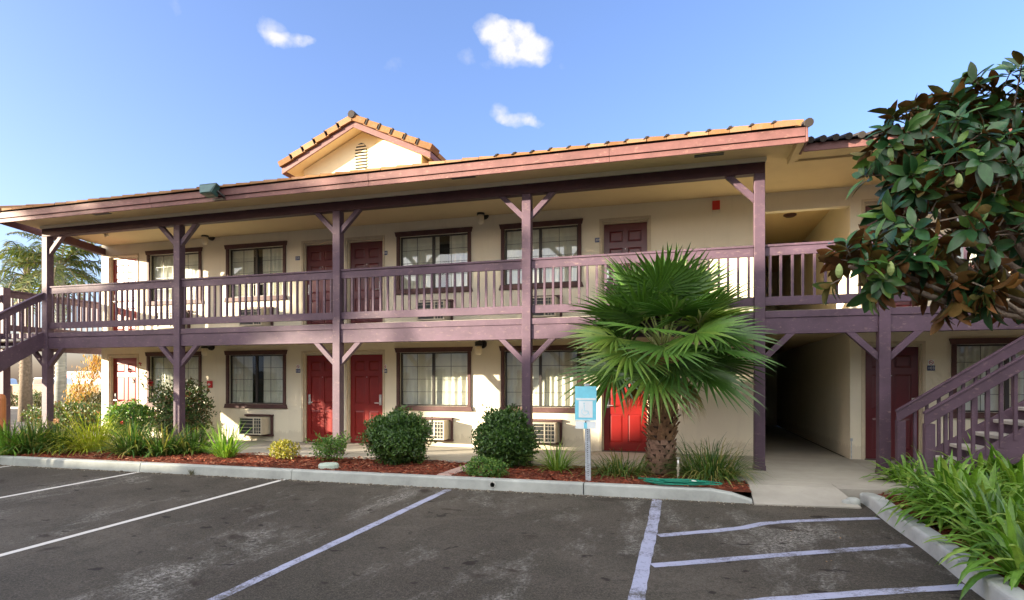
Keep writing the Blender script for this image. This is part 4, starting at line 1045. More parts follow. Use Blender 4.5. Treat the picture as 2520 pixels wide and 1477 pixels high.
bush('round_shrub', 'clipped round dark green shrub right of the paired red doors', 'shrub', 981, 1140, (0.56, 0.52, 0.48), 10500, 0.055, LBOX, 51, 0.44, 0.5, 0.36, group='clipped round shrubs')
bush('round_shrub', 'clipped round dark green shrub in front of the fourth post', 'shrub', 1242, 1150, (0.52, 0.46, 0.50), 9500, 0.058, LBOX, 52, 0.46, 0.5, 0.40, group='clipped round shrubs')
bush('low_shrub', 'low loose light green shrub at the foot of the fourth-post shrub', 'shrub', 1195, 1172, (0.36, 0.16, 0.16), 1500, 0.045, LLIGHT, 53, 0.12, 0.4, 0.25)
bush('golden_shrub', 'small golden yellow shrub left of the paired red doors', 'shrub', 700, 1130, (0.30, 0.22, 0.17), 900, 0.05, LGOLD, 54, 0.17, 0.3, 0.2)
def sprigs(mb, c, rr):
    for k in range(16):
        a = rr.uniform(0, 2*PI); e = rr.uniform(0.2, 1.1); L_ = rr.uniform(0.35, 0.6)
        for q in range(14):
            t = q/14; p = c+Vector((math.cos(a)*math.cos(e), math.sin(a)*math.cos(e), math.sin(e)*0.7))*L_*t
            for s in (0, 1): leaf(mb, p, rdir(rr)+Vector((0, 0, .3)), rdir(rr)+Vector((0, 0, 1)), 0.05, 0.024, rr.random(), 0, 0.1, 2)
bush('spindly_shrub', 'spindly light green shrub with long sprigs behind the valve box', 'shrub', 812, 1136, (0.32, 0.26, 0.22), 1100, 0.05, LLIGHT, 55, 0.24, 0.25, 0.3, extra=sprigs)
bush('leafy_bush', 'dark leafy bush in front of the far-left red door', 'bush', 322, 1085, (0.62, 0.45, 0.42), 4200, 0.075, LLIGHT, 56, 0.50, 0.45, 0.3)
bush('leafy_bush', 'dark low bush behind the left agapanthus clumps', 'bush', 175, 1068, (1.5, 0.5, 0.42), 6500, 0.08, LROSE, 57, 0.42, 0.35, 0.35)
bush('leafy_bush', 'tangled bush with yellowing leaves beside the wall corner', 'bush', 245, 1060, (0.6, 0.4, 0.5), 3200, 0.08, LBACK, 59, 0.58, 0.35, 0.35)
def rose_extra(mb, c, rr):
    for (px, py) in ((345, 915), (372, 950), (395, 985), (330, 930), (500, 945), (470, 930), (515, 990), (520, 1045), (505, 1060), (400, 955), (365, 980), (450, 915)):
        q = at_y(px, py, c.y); 
        base = c+Vector((0, 0, -0.1))
        for k in range(16):
            t = 0.35+0.65*k/16; p = base.lerp(q, t)+Vector((rr.uniform(-.05, .05), rr.uniform(-.05, .05), rr.uniform(-.05, .05)))
            for s in (0, 1, 2): leaf(mb, p+rdir(rr)*0.03, rdir(rr), rdir(rr)+Vector((0, 0, .8)), 0.07, 0.042, rr.random(), 0, 0.1, 2)
T, c = bush('rose_bush', 'tall straggly rose bush with red blooms in front of the second post', 'rose bush', 448, 1095, (0.70, 0.45, 0.72), 6500, 0.07, LROSE, 58, 0.72, 0.2, 0.45, 14, extra=rose_extra)
rr = random.Random(9); sm = MB()
stems(sm, (c.x, c.y, 0), [at_y(a, b, c.y) for a, b in ((345, 910), (322, 905), (500, 940), (515, 990), (470, 925), (520, 1050), (372, 950))], 0.012, 0.004, rr, 0.05); sm.build('stem', STEM, T)
def rose(px, py, s):
    q = at_y(px, py, c.y-0.15); mb = MB(); r2 = random.Random(px)
    for k in range(22):
        v = rdir(r2); leaf(mb, q+v*s*0.25, (v+Vector((0, 0, .7))), v, s*0.8, s*0.8, r2.random(), 0, -0.4, 3)
    mb.build('rose_bloom', ROSE, T)
for a in ((320, 912, .06), (371, 945, .07), (463, 972, .07), (345, 896, .045), (368, 938, .05), (385, 1012, .05), (470, 1000, .04), (300, 1040, .04), (455, 1068, .04), (440, 955, .045)):
    rose(*a)
def dry_head():
    p = ground_pt(160, 1098); q = at_y(140, 1034, p.y); q2 = at_y(138, 1037, p.y-0.1)
    mb = MB(); r2 = random.Random(2)
    for k in range(70):
        v = rdir(r2); leaf(mb, q2+v*0.02, v, rdir(r2), 0.055, 0.02, r2.random(), 0, 0, 2)
    T = thing('dried_flower', 'tan dried flower head nodding over the left agapanthus', 'flower', (p.x, p.y, 0)); mb.build('flower_head', DRYF, T)
    m = MB(); m.tube([(p.x, p.y, -0.02), (q.x+.05, q.y, 0.45), tuple(q2)], 0.006, 5); m.build('stem', STEM, T)
dry_head()
def kerb_weed():
    p = on_lot(487, 1166, 0.0); mb = MB(); r2 = random.Random(5)
    strap_clump(mb, (p.x, KY-0.02, p.z), 26, 0.13, 0.007, 5, spread=0.03, droop=0.8)
    o = mb.build('kerb_weed', LBACK, origin=(p.x, KY-0.02, p.z)); tag(o, 'small dark weed growing at the kerb foot', 'weed')
kerb_weed()

# ---- right-hand agapanthus
def bed2(px, py):
    d = ray(px, py); lo = Vector((0, 0, 0))
    k = 1.0
    for i in range(60):
        k = 1+i*0.2; p = Vector((d.x*k, d.y*k, CAMZ+d.z*k))
        if p.z < lot_z(p.y)+0.12: break
    p.z = lot_z(p.y)+0.11; return p
rcl = [(2240, 1195, 110, 0.44, 0.030, 'small upright clump nearest the breezeway path'), (2290, 1176, 90, 0.46, 0.03, 'clump tucked against the near stair newel'),
       (2352, 1290, 150, 0.66, 0.034, 'clump spilling over the kerb toward the hatch lines'), (2320, 1240, 130, 0.6, 0.032, 'clump behind the one spilling over the kerb'),
       (2420, 1225, 150, 0.70, 0.036, 'tall clump in the middle with upright pale blades'), (2450, 1330, 120, 0.62, 0.04, 'clump nearest the camera with broad drooping leaves'),
       (2520, 1250, 150, 0.72, 0.036, 'clump at the right picture edge'), (2500, 1170, 120, 0.6, 0.034, 'clump below the stair stringer'),
       (2420, 1150, 100, 0.5, 0.03, 'dark clump in front of the stair treads'), (2580, 1380, 110, 0.65, 0.04, 'clump at the bottom right corner'),
       (2478, 1375, 80, 0.55, 0.038, 'low clump beside the near kerb'), (2560, 1440, 90, 0.6, 0.04, 'clump partly out of frame at the lower right'), (2400, 1310, 80, 0.55, 0.036, 'clump leaning out above the third hatch line'),
       (2395, 1272, 90, 0.6, 0.036, 'clump filling the middle between kerb and tall clump')]
for i, (px, py, n, ln, w, lb) in enumerate(rcl):
    p = bed2(px, py); mb = MB()
    if p.x < 2.55: p.x = 2.55+R.uniform(0, .1)
    strap_clump(mb, p, int(n*0.95), ln*1.12, w*1.55, 70+i, spread=0.2, droop=1.75, el=(0.5, 1.5), dry=0.03, taper=6)
    tag(mb.build('agapanthus_clump', LSTRAP, origin=tuple(p)), 'glossy green agapanthus, ' + lb, 'agapanthus clump', 'agapanthus clumps right of the kerb')
def sprouts():
    mb = MB(); r2 = random.Random(4); p = bed2(2485, 1160)
    for k in range(9): blade(mb, p+Vector((r2.uniform(-.3, .3), r2.uniform(-.2, .2), 0)), r2.uniform(0, 6.28), r2.uniform(1.2, 1.5), r2.uniform(0.55, 0.75), 0.045, r2, 0.5)
    tag(mb.build('iris_leaves', mat_leaf('blue_green_blade', [(0.05, 0.14, 0.07), (0.09, 0.20, 0.10)], 0.4, 0.2), origin=tuple(p)), 'blue-green sword leaves standing above the agapanthus by the stairs', 'iris plant')
sprouts()

# ---- fan palm
def fan_leaf(mb, hub, d, up, Ln, rr, droop, mi=0, span=2.05, nseg=25, cup=0.12):
    d = d.normalized(); s = d.cross(up)
    if s.length < 0.05: s = d.cross(Vector((1, 0, 0)))
    s.normalize(); n = s.cross(d).normalized(); base = rr.random()
    dth = 2*span/nseg
    for k in range(nseg):
        th = -span + dth*(k+0.5); L_ = Ln*(1-0.30*(abs(th)/span)**2)*rr.uniform(0.93, 1.06)
        e = (d*math.cos(th) + s*math.sin(th)).normalized(); f = (s*math.cos(th) - d*math.sin(th)).normalized()
        vs = []; st = 7; dj = droop*rr.uniform(0.6, 1.5); tipw = rr.uniform(-0.05, 0.05)
        for i in range(st+1):
            t = i/st; r = L_*t; 
            hw = min(r, L_*0.48)*math.tan(dth/2)*1.0
            if t > 0.48: hw *= max(0.0, 1-((t-0.48)/0.52)**1.1)
            c = hub + e*r + n*(cup*Ln*(t**2)*abs(math.sin(th))*1.0) - Vector((0, 0, 1))*dj*Ln*(max(0, t-0.35)**2)*1.3 - Vector((0, 0, 1))*0.06*Ln*t*t + f*tipw*t*t*Ln
            z = n*hw*0.75
            vs += [c - f*hw, c + z, c + f*hw]
        mb.add(vs, [(3*i+j, 3*i+3+j, 3*i+4+j, 3*i+1+j) for i in range(st) for j in (0, 1)], min(1, max(0, base*0.7+0.3*rr.random())), mi)
def fan_palm():
    base = at_z(1625, 1165, -0.03); bx, by = base.x, base.y
    T = thing('fan_palm', 'stocky fan palm with spiky green fronds in front of a red door', 'palm tree', (bx, by, -0.03))
    rr = random.Random(21)
    # trunk: tapering core sheathed in cut boots
    def rad(z): return 0.215 - 0.055*min(1, z/1.3) + 0.02*math.exp(-(z/0.12)**2)
    def cxy(z): return bx + 0.03*z, by
    core = MB(); core.tube([(cxy(z)[0], by, z) for z in [-0.06, 0.1, 0.4, 0.8, 1.2, 1.75, 2.0]], [0.225, 0.205, 0.19, 0.17, 0.15, 0.135, 0.09], 20)
    tr = core.build('trunk', mat_simple('palm_trunk_core', (0.05, 0.032, 0.022), 0.95, 0.4, 20), T, smooth=True)
    boots = MB(); rows = 25
    for j in range(rows):
        z = 0.0 + j*0.072; n = 10
        for k in range(n):
            a = 2*PI*(k+0.5*(j % 2))/n + rr.uniform(-0.05, 0.05); x0, y0 = cxy(z); r = rad(z)
            o = Vector((math.cos(a), math.sin(a), 0)); s = Vector((-math.sin(a), math.cos(a), 0)); w = 2*PI*r/n*0.62
            low = z < 0.50
            l = rr.uniform(0.07, 0.095) if low else rr.uniform(0.09, 0.15); out = (0.045 if low else 0.10)*rr.uniform(0.6, 1.4)
            b = Vector((x0, y0, z)) + o*(r-0.012); t1 = b + o*out*0.9 + Vector((0, 0, l)); sk = s*rr.uniform(-0.03, 0.03)
            vs = [b - s*w*0.9, b + o*0.022, b + s*w*0.9, t1 - s*w*0.62 + sk, t1 + o*0.016 + sk, t1 + s*w*0.62 + sk, t1 - o*0.02 + sk - Vector((0, 0, 0.01))]
            boots.add(vs, [(0,1,4,3), (1,2,5,4), (3,4,6), (4,5,6), (3,6,5,2,0)], rr.random(), 0 if not low else 1)
    sub(boots, 'leaf_bases', [TRUNKP, TRUNKL], tr)
    cr = MB(); pet = MB(); top = Vector((bx+0.04, by, 1.86))
    spec = []
    N_ = 42
    for k in range(N_):
        az = k*2.39996+0.4; q = k/(N_-1); el = math.radians(84 - 88*q**0.85); spec.append((az, el+rr.uniform(-.08, .08)))
    for k, (az, el) in enumerate(spec):
        d0 = Vector((math.cos(az)*math.cos(el), math.sin(az)*math.cos(el), math.sin(el))); q = k/(N_-1)
        pl = rr.uniform(0.48, 0.90)*(1.0 if el > 0 else 0.85); s0 = top+Vector((0, 0, 0.22-0.42*q))+Vector((math.cos(az), math.sin(az), 0))*0.06
        d1 = (d0 + Vector((0, 0, -0.30))).normalized(); mid = s0 + d0*pl*0.5; hub = mid + d1*pl*0.5
        pet.tube([s0, mid, hub], [0.017, 0.012, 0.009], 5, 0.6)
        fwd = max(0, -math.sin(az))          # fronds leaning out over the kerb hang open towards the lot
        up = (Vector((0, 0, 1)) + Vector((-math.cos(az), -math.sin(az), 0))*(0.9*max(0, d1.z)) + rdir(rr)*0.55).normalized()
        d1 = (d1 + Vector((0, 0, -0.25*fwd*(1-q*0.6)))).normalized()
        ln = rr.uniform(0.80, 1.02)
        fan_leaf(cr, hub, (d1+Vector((0, 0, -0.12))).normalized(), up, ln, rr, 0.06+0.14*q)
    # spear leaves in the heart
    for k in range(5):
        az = k*1.3; fan_leaf(cr, top+Vector((0, 0, 0.75)), Vector((0.25*math.cos(az), 0.25*math.sin(az)-0.1, 1)), Vector((math.sin(az), 1, 0.1)), 0.85, rr, 0.08, span=1.1, nseg=24)
    cr.build('crown', LFAN, T)
    p = pet.build('petioles', mat_simple('petiole_green', (0.16, 0.20, 0.05), 0.5), T)
    dm = MB()
    for k in range(12):
        az = rr.uniform(0, 6.28); d = Vector((math.cos(az)*.7, math.sin(az)*.7, -0.7)); fan_leaf(dm, top+Vector((0, 0, -0.1))+d*0.5, d, Vector((0, 0, 1)), 0.42, rr, 1.0, span=1.2, nseg=14)
    dm.build('dead_fronds', LDRY, T)
fan_palm()

# ---- magnolia
def PD(px, py, depth):
    d = ray(px, py); return Vector((d.x*depth, d.y*depth, CAMZ+d.z*depth))
POD = mat_simple('green_seed_pod', (0.25, 0.33, 0.10), 0.6, 0.2, 60)
def magnolia():
    rr = random.Random(33)
    tx = PD(2790, 1200, 4.6); tx.z = lot_z(tx.y)+0.1
    T = thing('magnolia_tree', 'magnolia tree with glossy leaves and rusty undersides reaching in from the right', 'tree', tx)
    E = [(2430, 395, 4.45, .60), (2300, 430, 4.4, .44), (2210, 340, 4.35, .20), (2430, 265, 4.6, .30), (2340, 255, 4.5, .14), (2215, 450, 4.35, .22), (2510, 330, 4.6, .45), (2250, 560, 4.25, .33), (2400, 590, 4.25, .42), (2090, 655, 4.1, .15), (2165, 650, 4.15, .20), (2240, 655, 4.2, .20),
         (2560, 560, 4.5, .60), (2700, 480, 4.8, .85), (2330, 305, 4.45, .22), (2440, 720, 4.1, .12), (2700, 620, 4.6, .6), (2650, 350, 4.8, .5), (2330, 670, 4.2, .2)]
    lf = MB(); tw = MB()
    fork = PD(2640, 800, 4.5)
    tm = MB(); tm.tube([tx, tx.lerp(fork, .5)+Vector((.05, 0, 0)), fork], [0.09, 0.075, 0.065], 12)
    cents = []
    for (px, py, dp, r) in E:
        c = PD(px, py, dp); cents.append((c, r))
    for i, (c, r) in enumerate(cents):
        a = fork.lerp(cents[12][0], 0.3) if i in (0, 5, 13, 17) else fork; m = a.lerp(c, 0.55)+Vector((0, 0, -0.08)); tm.tube([a, m, c], [0.035, 0.022, 0.012], 7)
    for (c, r) in cents:
        n = int(112*r**2)+7
        for k in range(n):
            v = rdir(rr); q = r*(0.35+0.78*rr.random()**0.5)*(1+0.62*noise.noise(v*1.7+c*2))
            tip = c+v*q; inner = c+v*q*0.55+rdir(rr)*0.05
            tw.tube([inner, tip], [0.006, 0.0035], 5)
            ax = (v+Vector((0, 0, 0.35))+rdir(rr)*0.45).normalized()
            ref = ax.cross(Vector((0.3, 0.5, 0.8))).normalized(); ref2 = ax.cross(ref)
            nl = rr.randint(6, 9); bb = rr.random()
            for j in range(nl):
                a = j*2.4+rr.uniform(-.3, .3); t = j/nl; sp = ref*math.cos(a)+ref2*math.sin(a)
                low = max(0, 0.25-v.z)
                d = (ax*(0.25+0.9*t)+sp*1.0+Vector((0, 0, -0.16-0.7*low))).normalized(); nn = (v*0.8*low + ax*(1.0-0.6*low) + Vector((0, 0, 0.2)) - sp*(0.25) + rdir(rr)*0.3).normalized()
                p0 = tip - ax*0.05*(1-t)+sp*0.008
                l = rr.uniform(0.10, 0.195)
                leaf(lf, p0, d, nn, l, l*rr.uniform(0.36, 0.46), min(1, max(0, rr.random()**1.6)), 0, rr.uniform(0.02, 0.35), 5, 1)
    lf.build('crown', [LMAG, LMAGU], T, smooth=True); tr = tm.build('trunk', BARK, T, smooth=True); sub(tw, 'twigs', BARK, tr)['kind'] = 'stuff'
    for px, py in ((2359, 445), (2065, 668), (2192, 662)):
        b = MB(); q = PD(px, py, 3.95); b.lathe(q, [(0.006, -0.045), (0.02, -0.025), (0.024, 0.0), (0.018, 0.03), (0.004, 0.05)], 10)
        b.build('seed_pod', POD, T)
magnolia()
# a scatter of fallen magnolia leaves
def litter():
    mb = MB(); r2 = random.Random(8)
    for k in range(16):
        p = Vector((r2.uniform(1.0, 2.1), r2.uniform(4.5, 8.1), 0)); p.z = lot_z(p.y)+0.008; s = r2.uniform(.01, .035)
        leaf(mb, p, Vector((r2.uniform(-1, 1), r2.uniform(-1, 1), .1)), Vector((0, 0, 1)), s, s*.5, r2.random(), 0, 0.2, 3)
    tag(mb.build('fallen_leaves', LORANGE), 'few tiny fallen leaves scattered on the hatched bay', 'leaf litter', kind='stuff')
litter()

# ================================================================== BACKGROUND, LEFT
def feather_palm(name, label, px, depth, ztop, trunk_r, nfr, fl, seed, mat=LQUEEN, azs=None, tmat=None):
    rr = random.Random(seed); d = ray(px, 900); b = Vector((d.x*depth, d.y*depth, -0.25)); T = thing(name, label, 'palm tree', b, 'palms beyond the left end')
    m = MB(); m.tube([b, b+Vector((0.05, 0, ztop*0.4)), b+Vector((0.0, 0, ztop*0.8)), b+Vector((0, 0, ztop))], [trunk_r*1.25, trunk_r*1.0, trunk_r*0.9, trunk_r*0.7], 14)
    for k in range(int(ztop/0.16)): z = k*0.16; m.lathe(b+Vector((0.02, 0, z)), [(trunk_r*1.06, 0), (trunk_r*1.10, 0.02), (trunk_r*1.05, 0.04)], 14)
    m.build('trunk', tmat or QTRUNK, T, smooth=True)
    cr = MB(); rc = MB(); top = b+Vector((0, 0, ztop))
    for k in range(nfr):
        az = k*2.4+rr.uniform(-.3, .3); el = math.radians(rr.uniform(-5, 75)); Ln = fl*rr.uniform(.8, 1.1); n = 46
        p = top.copy(); dd = Vector((math.cos(az)*math.cos(el), math.sin(az)*math.cos(el), math.sin(el))); pts = []
        for i in range(n+1):
            pts.append(p.copy()); p = p+dd*Ln/n; dd = (dd+Vector((0, 0, -0.046))).normalized()
            if i > 5:
                s = dd.cross(Vector((0, 0, 1))); s = s.normalized() if s.length > 0.01 else Vector((1, 0, 0))
                for sg in (-1, 1):
                    ll = 0.62*math.sin(min(1, (i/n)*1.15)*PI*0.86+0.25)*rr.uniform(.8, 1.1); d1 = (s*sg*0.8+dd*0.5+Vector((0, 0, rr.uniform(-.5, .35)))).normalized(); a = pts[-1]; w = dd*0.024
                    q1 = a+d1*ll*0.5; q2 = q1+(d1+Vector((0, 0, -0.9))).normalized()*ll*0.5
                    cr.add([a-w, a+w, q1-w, q1+w, q2], [(0,1,3,2), (2,3,4)], rr.random())
        rc.tube(pts[::6]+[pts[-1]], 0.018, 5)
    cr.build('crown', mat, T); rc.build('frond_ribs', STEM, T)
feather_palm('feather_palm', 'feather palm with smooth ringed trunk seen under the balcony end', 148, 22.5, 5.9, 0.17, 26, 2.9, 5)
feather_palm('feather_palm', 'darker rough-trunked feather palm at the left picture edge', 62, 24.5, 6.0, 0.20, 20, 3.2, 6, tmat=BARK)
def drooping_shrub():
    rr = random.Random(12); b = ray(196, 1040); b = Vector((b.x*17.7, b.y*17.7, -0.2)); T = thing('drooping_shrub', 'arching shrub with dry orange leaves glowing in the sun left of the wall corner', 'shrub', b)
    lf = MB(); sm = MB()
    ends = []
    tops = [at_y(236, 868, b.y), at_y(205, 905, b.y), at_y(240, 905, b.y)]
    paths = [[(175, 1045), (180, 1000), (192, 950), (215, 905), (238, 872)], [(160, 1045), (168, 1005), (185, 965), (200, 935)], [(205, 1040), (212, 990), (222, 945), (238, 900), (246, 870)], [(152, 1035), (160, 1010), (175, 985), (190, 960), (197, 915)], [(214, 1010), (216, 985), (224, 950), (235, 910), (243, 880)]]
    for pth in paths:
        P = [at_y(x, y, b.y+rr.uniform(-.4, .4)) for x, y in pth]; sm.tube(P, 0.012, 5)
        for a, c2 in zip(P, P[1:]):
            for k in range(75):
                p = a.lerp(c2, rr.random())+Vector((rr.gauss(0, .10), rr.gauss(0, .12), rr.gauss(0, .08)))
                leaf(lf, p, Vector((rr.uniform(-.5, .5), rr.uniform(-.5, .5), -1)), rdir(rr), 0.10, 0.035, rr.random(), 0, 0.1, 2)
    lf.build('foliage', LORANGE, T); sm.build('stem', STEM, T)
drooping_shrub()
def far_stuff():
    m = MB(); m.box(-75, -17.5, 29.0, 29.2, -0.4, 1.20); m.box(-75, -17.5, 28.97, 29.23, 1.205, 1.27)
    for k in range(15): m.box(-75+k*4, -74.6+k*4, 28.9, 28.97, -0.4, 1.2)
    tag(m.build('block_wall', BLOCK), 'low tan block wall at the far edge of the lot', 'wall')
    m = MB(); m.box(-75, -17.5, 27.2, 27.35, -0.4, -0.12); struct(m.build('kerb', KERB), 'far kerb below the tan block wall')
    m = MB(); m.add([(-75, 27.36, -0.14), (-17.5, 27.36, -0.14), (-17.5, 28.99, -0.1), (-75, 28.99, -0.1)], [(0,1,2,3)]); struct(m.build('verge', SOIL), 'bare verge below the tan wall')
    i = 0
    for px, s, lb in ((20, .5, 'olive shrub far left before the tan wall'), (75, .6, 'spiky dark shrub before the tan wall between the stair posts'), (105, .45, 'low shrub before the tan wall left of the end post'), (190, .55, 'greyish shrub before the tan wall behind orange leaves'), (238, .6, 'dark rounded shrub before the tan wall at the building corner')):
        d = ray(px, 1000); k = 28.1/d.y; i += 1
        p = Vector((d.x*k, 28.1, -0.12)); T = thing('verge_shrub', lb, 'shrub', p, 'shrubs along the tan wall'); mb = MB(); rr = random.Random(i)
        leaf_ball(mb, p+Vector((0, 0, s*.7)), (s*1.5, .6, s), 900, 0.13, rr, .3, .4); mb.build('foliage', LBACK if i % 2 else LBOX, T)
    # shop across the road with red band and navy panel
    yb = 66.0; f = lambda px, py: at_y(px, py, yb)
    a, b2 = f(163, 915), f(268, 962); T = thing('shop_building', 'low white shop with red roof band and navy panel beyond the tan wall', 'shop', (a.x, yb, -0.5))
    m = MB(); m.box(a.x, b2.x, yb, yb+12, -0.6, a.z-0.6); m.build('wall', WHITEP, T)
    m = MB(); m.box(a.x-0.2, b2.x, yb-0.3, yb+12, a.z-0.9, a.z+0.0); m.build('roof_band', mat_simple('dull_red_band', (0.45, 0.10, 0.10), 0.6), T)
    m = MB(); m.box(a.x-0.2, b2.x, yb-0.33, yb-0.301, a.z-0.4, a.z+0.05); m.build('roof_edge', mat_simple('slate_band', (0.16, 0.2, 0.26), 0.6), T)
    c, d2 = f(222, 938), f(246, 962); m = MB(); m.box(c.x, d2.x, yb-0.1, yb-0.01, d2.z, c.z); pn = m.build('sign_panel', mat_simple('navy_panel', (0.03, 0.04, 0.22), 0.5), T)
    q = f(234, 946.5)
    for body, sz, dz in (('enter', 1.05, 0.25), ('HOURS', 0.42, -0.75)):
        o = text_mesh(body, sz, q.x, yb-0.13, q.z+dz, WHITEP, pn, 'lettering')
    c, d2 = f(195, 940), f(216, 962); m = MB(); m.prism([(c.x, d2.z), (d2.x, d2.z), (c.x+1.2, c.z)], yb-0.2, yb-0.02); m.build('red_panel', REDP, T)
    m = MB(); m.box(c.x-2.2, c.x-0.3, yb-0.1, yb-0.01, -0.5, 1.2); m.box(d2.x+0.2, d2.x+1.1, yb-0.1, yb-0.01, -0.5, 1.2); m.build('window', DKVENT, T)
    # parked vehicles behind the tan wall
    def car(px0, px1, ztop, y, col, label, van=False):
        p0, p1 = at_y(px0, 940, y), at_y(px1, 940, y); ln = 4.8; x0 = p0.x if px0 > -50 else p1.x-ln; x1 = x0+ln
        T = thing('parked_car', label, 'car', (x0, y, -0.45), 'cars parked beyond the tan wall'); g = -0.45; w = 1.8
        cm = mat_simple('car_paint', col, 0.25, 0.03, 3, 0.0)
        def body(prof, y0, y1): m = MB(); m.prism([(x0+u*ln, g+v) for u, v in prof], y0, y1); return m
        H = ztop-g
        bo = body([(0, .35), (.02, .30), (.98, .30), (1, .45), (.99, .85), (.80, .95), (.70, H-.05), (.62, H), (.12, H), (.04, .95), (0, .8)], y, y+w).build('body', cm, T, bevel=0.06)
        gl = body([(.07, .98), (.76, .98), (.685, H-.10), (.13, H-.10)], y-0.01, y+w+0.01); sub(gl, 'window', mat_simple('car_glass', (0.03, 0.05, 0.08), 0.1), bo)
        for u in (.18, .80):
            for yy in (y-0.02, y+w-0.18):
                m = MB(); m.lathe((x0+u*ln, yy, g+0.33), [(0.33, 0), (0.33, 0.2)], 20, 'Y'); wh = m.build('wheel', BLACKM, T); m = MB(); m.lathe((x0+u*ln, yy-0.01, g+0.33), [(0.19, 0), (0.19, 0.01)], 16, 'Y'); sub(m, 'rim', STEEL, wh)
        m = MB(); m.box(x0-0.02, x0+0.05, y+0.1, y+0.4, g+0.6, g+0.75); m.build('headlight', WHITEP, T)
    car(-260, 18, 1.75, 40, (0.35, 0.45, 0.6), 'silver-blue sport utility car beyond the tan wall at the left edge')
    car(72, 120, 1.85, 44, (0.7, 0.75, 0.8), 'white van beyond the tan wall behind the stair posts')
    b = MB(); q = at_y(2, 1010, 9.3); b.lathe((q.x, 9.3, 0), [(0.09, -0.1), (0.09, 1.05), (0.075, 1.12), (0.04, 1.15)], 14)
    tag(b.build('bollard', mat_simple('orange_bollard', (0.45, 0.16, 0.05), 0.5)), 'rounded orange bollard at the left picture edge beneath the stairs', 'bollard')
far_stuff()

# ================================================================== BEHIND THE CAMERA (casts the evening shade)
def neighbours():
    T = thing('motel_wing', 'second motel wing across the lot behind the camera', 'motel')
    m = MB(); m.prism([(-95, -0.4), (-33.0, -0.4), (-33.0, 5.15), (-95, 5.15)], -20, -8); m.prism([(-32.9, -0.4), (-20, -0.4), (-20, 6.2), (-32.9, 6.2)], -20, -8.02)
    m.prism([(-19.99, -0.4), (25, -0.4), (25, 4.0), (-19.99, 4.0)], -20, -8.04); m.build('wall', STUCCO, T)
    m = MB(); m.prism([(-33.4, 6.21), (-19.5, 6.21), (-19.5, 9.0), (-26.4, 9.0), (-30.5, 7.5), (-31.5, 6.75), (-33.2, 6.35)], -20.5, -7.7); m.prism([(-19.4, 4.01), (25.6, 4.01), (25.6, 4.4), (-19.4, 4.4)], -20.5, -7.7); m.build('roof', TILE, T)
    for k in range(14):
        m = MB(); x = -30+k*3.8; m.box(x, x+1.5, -8.0, -7.96, 0.9, 2.1); m.build('window', DKVENT, T)
        m = MB(); m.box(x+2.0, x+2.9, -8.0, -7.96, 0.0, 2.03); m.build('door', REDDOOR, T)
    for i, (x, y, z, r, n) in enumerate(((-39.7, -8.0, 8.1, 1.35, 4200), (-37.0, -8.3, 9.9, 1.7, 1900), (-33.8, -8.5, 9.9, 1.0, 700))):
        rr = random.Random(90+i); T2 = thing('street_tree', ('tall loose tree behind the camera', 'bushier tree farther left behind the camera', 'small tree top over the wing roof behind the camera')[i], 'tree', (x, y, -0.4))
        mb = MB()
        for k in range(26):
            v = rdir(rr); c = Vector((x, y, z))+Vector((v.x*r*1.5, v.y*r, v.z*r*0.8))*rr.random()**0.4
            leaf_ball(mb, c, (.55, .55, .35), int(n/14), 0.24, rr, .1, .5)
        mb.build('crown', LTREE, T2); m = MB(); m.tube([(x, y, -0.4), (x+.1, y, z*.5), (x, y, z)], [.2, .16, .06], 8); m.build('trunk', BARK, T2)
neighbours()

# ================================================================== LIGHT, SKY, CAMERA
SUNV = Vector((-1.53, -1.0, 0.317)).normalized()
EL = math.asin(SUNV.z); ROT = math.atan2(SUNV.x, SUNV.y)
ld = bpy.data.lights.new('sun', 'SUN'); ld.energy = 4.6; ld.angle = math.radians(0.6); ld.color = (1.0, 0.85, 0.64)
lo = bpy.data.objects.new('sun', ld); COL.objects.link(lo); lo.rotation_euler = (-SUNV).to_track_quat('-Z', 'Y').to_euler()
W = bpy.data.worlds.new('World'); S.world = W; W.use_nodes = True; nt = W.node_tree; nt.nodes.clear()
out = N(nt, 'ShaderNodeOutputWorld'); bg = N(nt, 'ShaderNodeBackground')
sky = N(nt, 'ShaderNodeTexSky'); sky.sky_type = 'NISHITA'; sky.sun_disc = False; sky.sun_elevation = EL; sky.sun_rotation = ROT
sky.altitude = 50; sky.air_density = 1.0; sky.dust_density = 2.6; sky.ozone_density = 3.0
bg.inputs['Strength'].default_value = 0.15
tc = N(nt, 'ShaderNodeTexCoord')
fc = ray(1150, 190).normalized(); rc_ = fc.cross(Vector((0, 0, 1))).normalized(); uc = rc_.cross(fc).normalized()
def dot(v):
    n = N(nt, 'ShaderNodeVectorMath', operation='DOT_PRODUCT'); L(nt, tc.outputs['Generated'], n.inputs[0]); n.inputs[1].default_value = v; return n.outputs['Value']
def mth(op, a, b=None, c=None, clamp=False):
    n = N(nt, 'ShaderNodeMath', operation=op); n.use_clamp = clamp
    for i, v in enumerate((a, b, c)):
        if v is None: continue
        if isinstance(v, (int, float)): n.inputs[i].default_value = v
        else: L(nt, v, n.inputs[i])
    return n.outputs[0]
df = dot(fc); dfc = mth('MAXIMUM', df, 0.05)
u = mth('DIVIDE', dot(rc_), dfc); v = mth('DIVIDE', dot(uc), dfc)
cmb = N(nt, 'ShaderNodeCombineXYZ'); L(nt, u, cmb.inputs[0]); L(nt, v, cmb.inputs[1])
wn = N(nt, 'ShaderNodeTexNoise'); wn.inputs['Scale'].default_value = 22; wn.inputs['Detail'].default_value = 5; L(nt, cmb.outputs[0], wn.inputs['Vector'])
